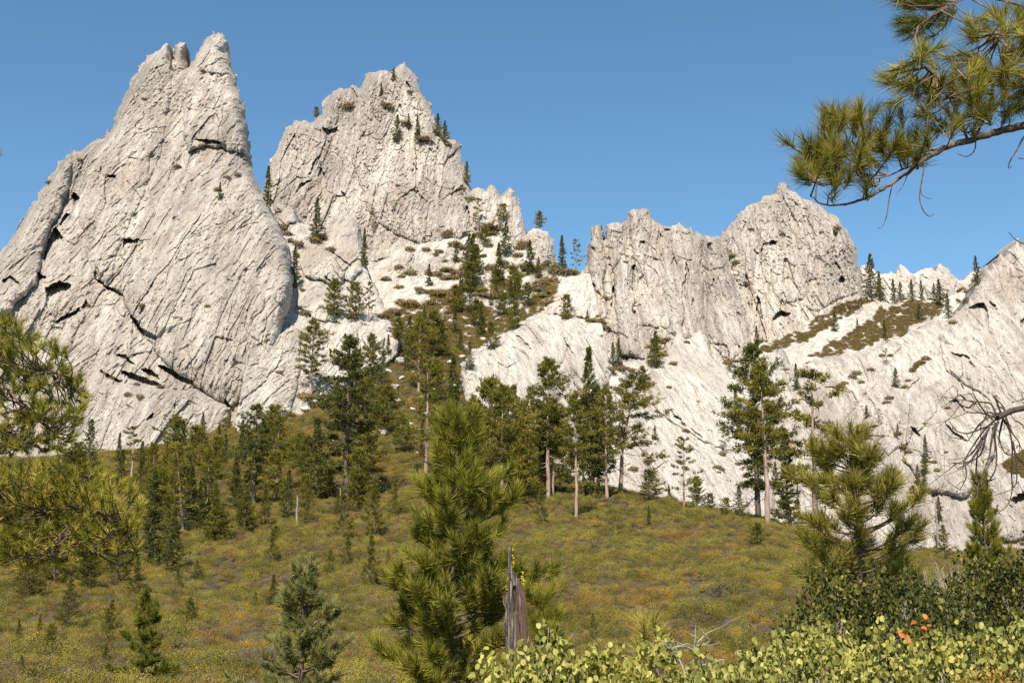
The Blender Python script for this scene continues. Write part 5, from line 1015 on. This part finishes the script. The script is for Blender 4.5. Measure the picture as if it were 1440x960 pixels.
# ------------------------------------------------------------------ grey broken stump
def stump():
    d = 9.2; x = float(ray(726, 900)[0]) * d; z0 = float(ground_z(x, d)); m = d / F
    zr = lambda py: float(ray(726, py)[2]) * d - z0
    nA, nH = 72, 90; th = np.linspace(0, 2 * np.pi, nA, endpoint=False); r = np.random.default_rng(3)
    # splintered rim: height of the wood at each bearing, given as photo rows around the front (th = -pi/2 faces the camera)
    fx = np.cos(th); front = np.sin(th) < 0
    tops = np.interp(fx, [-1, -0.75, -0.55, -0.45, -0.3, -0.1, 0.1, 0.3, 0.5, 0.8, 1.0], [846, 842, 806, 800, 822, 812, 806, 808, 812, 822, 838])
    tops = np.where(~front, np.interp(fx, [-1, -0.62, -0.5, -0.12, 0.06, 0.2, 1], [846, 838, 772, 764, 800, 815, 838]), tops) + r.normal(size=nA) * 4.5
    H = np.array([zr(t) for t in tops])
    zt = np.linspace(-0.2, 1, nH)
    V = []
    for k, q in enumerate(zt):
        z = np.where(q < 0, q, q * H); py = np.interp(z, [zr(1190), zr(930), zr(850), zr(800), zr(762)], [1190, 930, 850, 800, 762])
        rad = np.interp(py, [762, 800, 812, 850, 930, 1190], [5, 7, 11.5, 13.8, 15, 19]) * m
        groove = 1 + 0.10 * ridged(th * 3.2 + 2, z * 0.9, 1.5, 3) - 0.45 * sstep(0.09, 0.0, np.abs(perlin(fx * 4.5 + 9, z * 0.9, 4.2))) + 0.05 * perlin(th * 9, z * 4, 2.2)
        knob = 0.30 * np.exp(-((fx + 0.9) / 0.3) ** 2) * (np.exp(-((py - 878) / 9) ** 2) + 0.7 * np.exp(-((py - 845) / 8) ** 2))
        rad = rad * (groove + knob); cav = front & (np.abs(fx - 0.08) < 0.2) & (py > 826) & (py < 860); rad = np.where(cav, rad * 0.5, rad)
        cx = np.interp(py, [762, 800, 850, 930, 1190], [-9, -6, -1, 3, 6]) * m
        V.append(np.stack([cx + np.cos(th) * rad, np.sin(th) * rad * 0.85, z], -1))
    for sc_, dz in ((0.62, -0.01), (0.45, -0.10), (0.3, -0.35)):           # hollow inside of the broken top
        t = V[nH - 1].copy(); c = t.mean(0); t[:, :2] = c[:2] + (t[:, :2] - c[:2]) * sc_; t[:, 2] += dz; V.append(t)
    V = np.concatenate(V); n = nH + 3
    i = np.arange(n - 1)[:, None] * nA; k = np.arange(nA)[None]; k2 = (k + 1) % nA
    Fc = np.stack([i + k, i + k2, i + nA + k2, i + nA + k], -1).reshape(-1, 4)
    mt, nn, out = mat_new("weathered_stump")
    b = N(nn, "ShaderNodeBsdfPrincipled"); b.inputs['Roughness'].default_value = 0.85; b.inputs['Specular IOR Level'].default_value = 0.2
    tc = N(nn, "ShaderNodeTexCoord"); mp = N(nn, "ShaderNodeMapping"); mp.inputs['Scale'].default_value = (1, 1, 0.07); nn.links.new(tc.outputs['Object'], mp.inputs[0])
    c = ramp(nn, noise_tex(nn, 70, 6, mp.outputs[0], 0.7), [(0.38, (0.025, 0.018, 0.014)), (0.52, (0.095, 0.073, 0.058)), (0.68, (0.36, 0.315, 0.27))])
    sx = N(nn, "ShaderNodeSeparateXYZ"); nn.links.new(tc.outputs['Object'], sx.inputs[0])
    mr = N(nn, "ShaderNodeMapRange"); mr.inputs[1].default_value = -0.02; mr.inputs[2].default_value = 0.05; nn.links.new(sx.outputs[0], mr.inputs[0])
    c = mixc(nn, mr.outputs[0], c, mixc(nn, 0.72, c, (0.12, 0.068, 0.042)))            # browner right side: shade away from the sun put into the colour
    nn.links.new(c, b.inputs[0]); bp = N(nn, "ShaderNodeBump"); bp.inputs['Strength'].default_value = 0.8; bp.inputs['Distance'].default_value = 0.01
    nn.links.new(noise_tex(nn, 55, 5, mp.outputs[0], 0.7), bp.inputs['Height']); nn.links.new(bp.outputs[0], b.inputs['Normal']); nn.links.new(b.outputs[0], out.inputs[0])
    o = link("dead_stump", make_mesh("dead_stump", V, Fc, mt, False), None, (x, d, z0)); tag(o, "grey splintered stump with yellow lichen at its broken top", "stump")
    pts = []
    for (a, b_, n_) in [(721, 776, 3), (722, 786, 3), (722, 793, 3), (734, 811, 5), (736, 814, 4), (714, 812, 2), (712, 828, 2)]:
        for _ in range(n_): pts.append(np.array(ray(a + r.normal() * 0.6, b_ + r.normal() * 3.0)) * (d - 0.03 + 0.02 * r.normal()) - np.array([x, d, z0]))
    pts = np.array(pts); vv, ff, _ = tuft_cloud(pts, unit(r.normal(size=(len(pts), 3))), np.full(len(pts), 0.5), 10, 0.008, 0.006, 1.5, r, 0.004)
    ml, n2, o2 = mat_new("yellow_lichen"); bl = N(n2, "ShaderNodeBsdfPrincipled"); bl.inputs[0].default_value = (0.62, 0.52, 0.02, 1); bl.inputs['Roughness'].default_value = 0.9; n2.links.new(bl.outputs[0], o2.inputs[0])
    link("lichen", make_mesh("lichen", vv, ff, ml), o)
stump()

# ------------------------------------------------------------------ leafy bushes in the foreground
M_MANZ = leaf_material("manzanita_leaves", [(0, (0.075, 0.088, 0.020)), (0.45, (0.31, 0.305, 0.075)), (0.9, (0.52, 0.47, 0.15)), (1, (0.58, 0.46, 0.16))], transl=0.3, rough=0.5, spec=0.18)
M_MANZ_SHADED = leaf_material("dark_shaded_evergreen_leaves", [(0, (0.035, 0.042, 0.010)), (0.5, (0.070, 0.076, 0.018)), (1, (0.26, 0.235, 0.06))], transl=0.2, rough=0.5, spec=0.12)  # darker species, with part of the shade on it put into the colour
M_ORANGE = leaf_material("orange_leaves", [(0, (0.40, 0.11, 0.02)), (1, (0.70, 0.32, 0.06))], transl=0.35, rough=0.5)
def leaf_shapes(p, nrm, up, size, r, tint):
    """Oval leaves of ten corners, slightly cupped, standing on their edge."""
    n = len(p); u = unit(up - (up * nrm).sum(1, keepdims=True) * nrm); v = np.cross(nrm, u)
    a = np.linspace(0, 2 * np.pi, 10, endpoint=False); s = (size * r.uniform(0.65, 1.2, n))[:, None, None]
    rx = 0.5 * np.cos(a)[None, :, None]; ry = (0.62 * np.sin(a) + 0.5)[None, :, None]
    V = p[:, None] + s * (v[:, None] * rx + u[:, None] * ry + nrm[:, None] * (1.6 * rx ** 2 * r.uniform(0.1, 1.0, (n, 1, 1)) + r.normal(size=(n, 1, 1)) * 0.28 * ry ** 2))
    return V.reshape(-1, 3), np.arange(10 * n).reshape(-1, 10), np.repeat(tint, 10)

def leafy_bush(name, label, cat, group, px, top, d, rx, ry, n, size, seed, leaf=None, stem=None, orange=(), upright=0.9, twigs=22):
    r = np.random.default_rng(seed); x = float(ray(px, top)[0]) * d; z0 = float(ground_z(x, d)); H = float(ray(px, top)[2]) * d - z0
    o = empty(name, (x, d, z0)); tag(o, label, cat, group)
    c = unit(r.normal(size=(n, 3))); c[:, 2] = np.abs(c[:, 2]) ** 0.8
    lump = 1 + 0.20 * perlin(c[:, 0] * 2.6 + seed, c[:, 1] * 2.6, c[:, 2] * 2.6) + 0.10 * perlin(c[:, 0] * 7 + seed, c[:, 1] * 7, c[:, 2] * 7)
    p = np.stack([c[:, 0] * rx, c[:, 1] * ry, H * (0.42 + 0.58 * c[:, 2])], 1) * np.array([1, 1, 1]); sc_ = (lump * r.uniform(0.78, 1.02, n) ** 0.7)[:, None]
    cc = np.array([0, 0, H * 0.42]); p = cc + (p - cc) * sc_
    nrm = unit(c * np.array([1, 1, 0.4]) * 0.45 + r.normal(size=(n, 3)) * np.array([0.9, 0.9, 0.5])); up = unit(c * (1 - upright) + np.array([0, 0, 1.0]) + r.normal(size=(n, 3)) * 0.35)
    V, Fc, t = leaf_shapes(p, nrm, up, size, r, np.clip(0.46 + 0.22 * r.normal(size=n), 0, 1) + 0.0)
    link("foliage", make_mesh("foliage", V, Fc, leaf or M_MANZ, False, {"tint": t}), o)
    T = []
    for i in range(twigs):
        e = p[r.integers(n)] * 0.93; m = np.array([e[0] * 0.35, e[1] * 0.35, e[2] * 0.45]) + r.normal(size=3) * 0.06
        T.append((np.stack([np.array([r.normal() * 0.05, r.normal() * 0.05, -0.05]), m, m + (e - m) * 0.5 + r.normal(size=3) * 0.04, e]), 0.012, 0.0025))
        for j in range(3):
            e2 = e * 0.97 + r.normal(size=3) * 0.05; m2 = m + (e - m) * 0.6; T.append((np.stack([m2, (m2 + e2) / 2 + r.normal(size=3) * 0.015, e2]), 0.004, 0.0018))
    v, f = tubes(T, 5); link("branches", make_mesh("branches", v, f, stem or M_GREY_TWIG, True), o)
    for (a, b, k) in orange:
        q = np.array(ray(a, b)) * (d - ry * 0.75) - np.array([x, d, z0]); q = q + r.normal(size=(k, 3)) * 0.017
        V, Fc, t = leaf_shapes(q, unit(r.normal(size=(k, 3)) + np.array([-0.3, -1.0, 0.3])), unit(r.normal(size=(k, 3)) * 0.8 + np.array([0, 0, 0.4])), size * 1.0, r, r.uniform(0, 1, k))
        w = link("dying_leaves", make_mesh("dying_leaves", V, Fc, M_ORANGE, False, {"tint": t}), o); w['label'] = "bright orange dying leaves"
    return o
GM = "leafy bushes along the bottom edge"
for row in [(706, 926, 5.6, 0.22, 0.3, 1000, 0.030, "small round-leaved bush at the foot of the grey stump"), (772, 908, 6.0, 0.28, 0.35, 1500, 0.030, "pale-leaved bush just right of the grey stump"), (850, 908, 6.2, 0.24, 0.3, 1200, 0.029, "round-leaved bush below the pine seedling tip"),
            (925, 902, 5.9, 0.22, 0.3, 800, 0.029, "sparse reddish-tinged bush around the bare grey twigs"), (1000, 938, 5.4, 0.26, 0.3, 1200, 0.028, "low bush right of the bare grey twigs"), (1068, 908, 6.0, 0.26, 0.35, 1000, 0.029, "round-leaved bush left of the tallest yellow-green bush"),
            (1150, 874, 6.6, 0.34, 0.4, 1500, 0.029, "tallest yellow-green bush under the long-needled pine"), (1240, 902, 6.0, 0.30, 0.4, 1200, 0.028, "yellow-green bush with two tufts of orange leaves"), (1330, 888, 6.4, 0.34, 0.4, 1500, 0.029, "yellow-green bush second from the right bottom corner"), (1425, 882, 6.4, 0.34, 0.4, 1500, 0.030, "yellow-green bush in the right bottom corner"), (1520, 880, 6.4, 0.34, 0.4, 1000, 0.030, "yellow-green bush beyond the right edge")]:
    leafy_bush("manzanita_bush", row[7], "bush", GM, *row[:5], int(row[5] * 1.6), row[6] * 0.84, seed=int(row[0]), orange=((1270, 893, 5), (1300, 876, 6), (1297, 886, 4)) if row[0] == 1240 else ())
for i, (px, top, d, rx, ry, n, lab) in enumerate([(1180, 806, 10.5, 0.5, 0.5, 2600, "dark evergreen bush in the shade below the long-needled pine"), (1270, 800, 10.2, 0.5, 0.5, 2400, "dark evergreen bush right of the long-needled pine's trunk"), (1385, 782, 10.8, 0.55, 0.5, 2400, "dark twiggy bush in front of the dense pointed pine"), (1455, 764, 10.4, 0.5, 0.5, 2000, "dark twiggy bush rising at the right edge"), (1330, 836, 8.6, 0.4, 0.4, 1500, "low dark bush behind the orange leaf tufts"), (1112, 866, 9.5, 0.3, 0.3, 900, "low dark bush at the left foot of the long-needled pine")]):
    leafy_bush("evergreen_bush", lab, "bush", "dark evergreen bushes at right", px, top, d, rx, ry, int(n * 1.6), 0.027, 900 + i, leaf=M_MANZ_SHADED, upright=0.6, twigs=40)

def bare_shrub(label, d, lines, ra=0.006, extra=14, seed=1, px0=0):
    r = np.random.default_rng(seed); T = []
    for ln in lines:
        P = np.array([px3(a, b, d) for a, b in ln]); P[:, 1] += np.cumsum(r.normal(size=len(P))) * 0.02; T.append((P, ra, ra * 0.35))
        for k in range(extra // len(lines)):
            i = r.integers(1, len(P)); p = P[i]; e = p + np.array([r.normal() * 0.06, r.normal() * 0.05, abs(r.normal()) * 0.07]); T.append((np.stack([p, (p + e) / 2 + r.normal(size=3) * 0.01, e]), ra * 0.4, ra * 0.15))
    v, f = tubes(T, 6); base = T[0][0][0]; o = link("bare_shrub", make_mesh("bare_shrub", v - base, f, M_GREY_TWIG, True), None, base); tag(o, label, "dead shrub")
bare_shrub("bare pale forked twigs standing out of the sparse bush at bottom centre", 5.6, [[(986, 1180), (984, 1040), (982, 970), (988, 944), (980, 928), (975, 913), (982, 900), (993, 890)], [(985, 936), (1000, 932), (1012, 928), (1018, 926)], [(976, 914), (965, 908), (955, 908), (944, 910)], [(980, 908), (992, 906), (998, 900)], [(975, 970), (966, 950), (958, 930), (948, 916), (928, 898)], [(985, 940), (996, 948), (1010, 940)]], 0.0065, 18, 4)
for i, (px, py, d) in enumerate([(1318, 815, 11.5), (1290, 830, 11), (1345, 800, 12)]):
    r = np.random.default_rng(50 + i)
    lines = [[(px + r.normal() * 4, 1120), (px + r.normal() * 8, 980), (px + a * 0.5, py + 40), (px + a, py + b)] for a, b in zip(r.uniform(-34, 34, 26), r.uniform(-14, 22, 26))]
    bare_shrub(["tangle of silvery bare twigs right of the long-needled pine", "lower tangle of silvery twigs beside the dark bush", "upper tangle of silvery twigs before the dense pointed pine"][i], d, lines, 0.007, 70, 60 + i)
o = empty("golden_shrub", px3(1392, 946, 5.0) - np.array([0, 0, 0.09])); tag(o, "small golden feathery shrub at the bottom right corner", "shrub"); o.scale = (0.15, 0.15, 0.17)
(v_, f_, t_), (wv_, wf_) = shrub_data(77, 1500, 1, 0.6, 0.035, 30)
link("foliage", make_mesh("golden_leaves", v_, f_, leaf_material("golden_leaves", [(0, (0.2, 0.11, 0.02)), (1, (0.45, 0.27, 0.06))]), False, {"tint": t_}), o); wv2, wf2 = tubes([(np.array([[0, 0, -10.0], [0.2, 0, -5], [0, 0.1, 0.1]]), 0.06, 0.03), (np.array([[0.3, 0, -10.0], [0, 0.2, -5], [0.2, 0.1, 0.1]]), 0.06, 0.03)], 5); link("stems", make_mesh("golden_stems", wv2, wf2, M_GREY_TWIG), o)
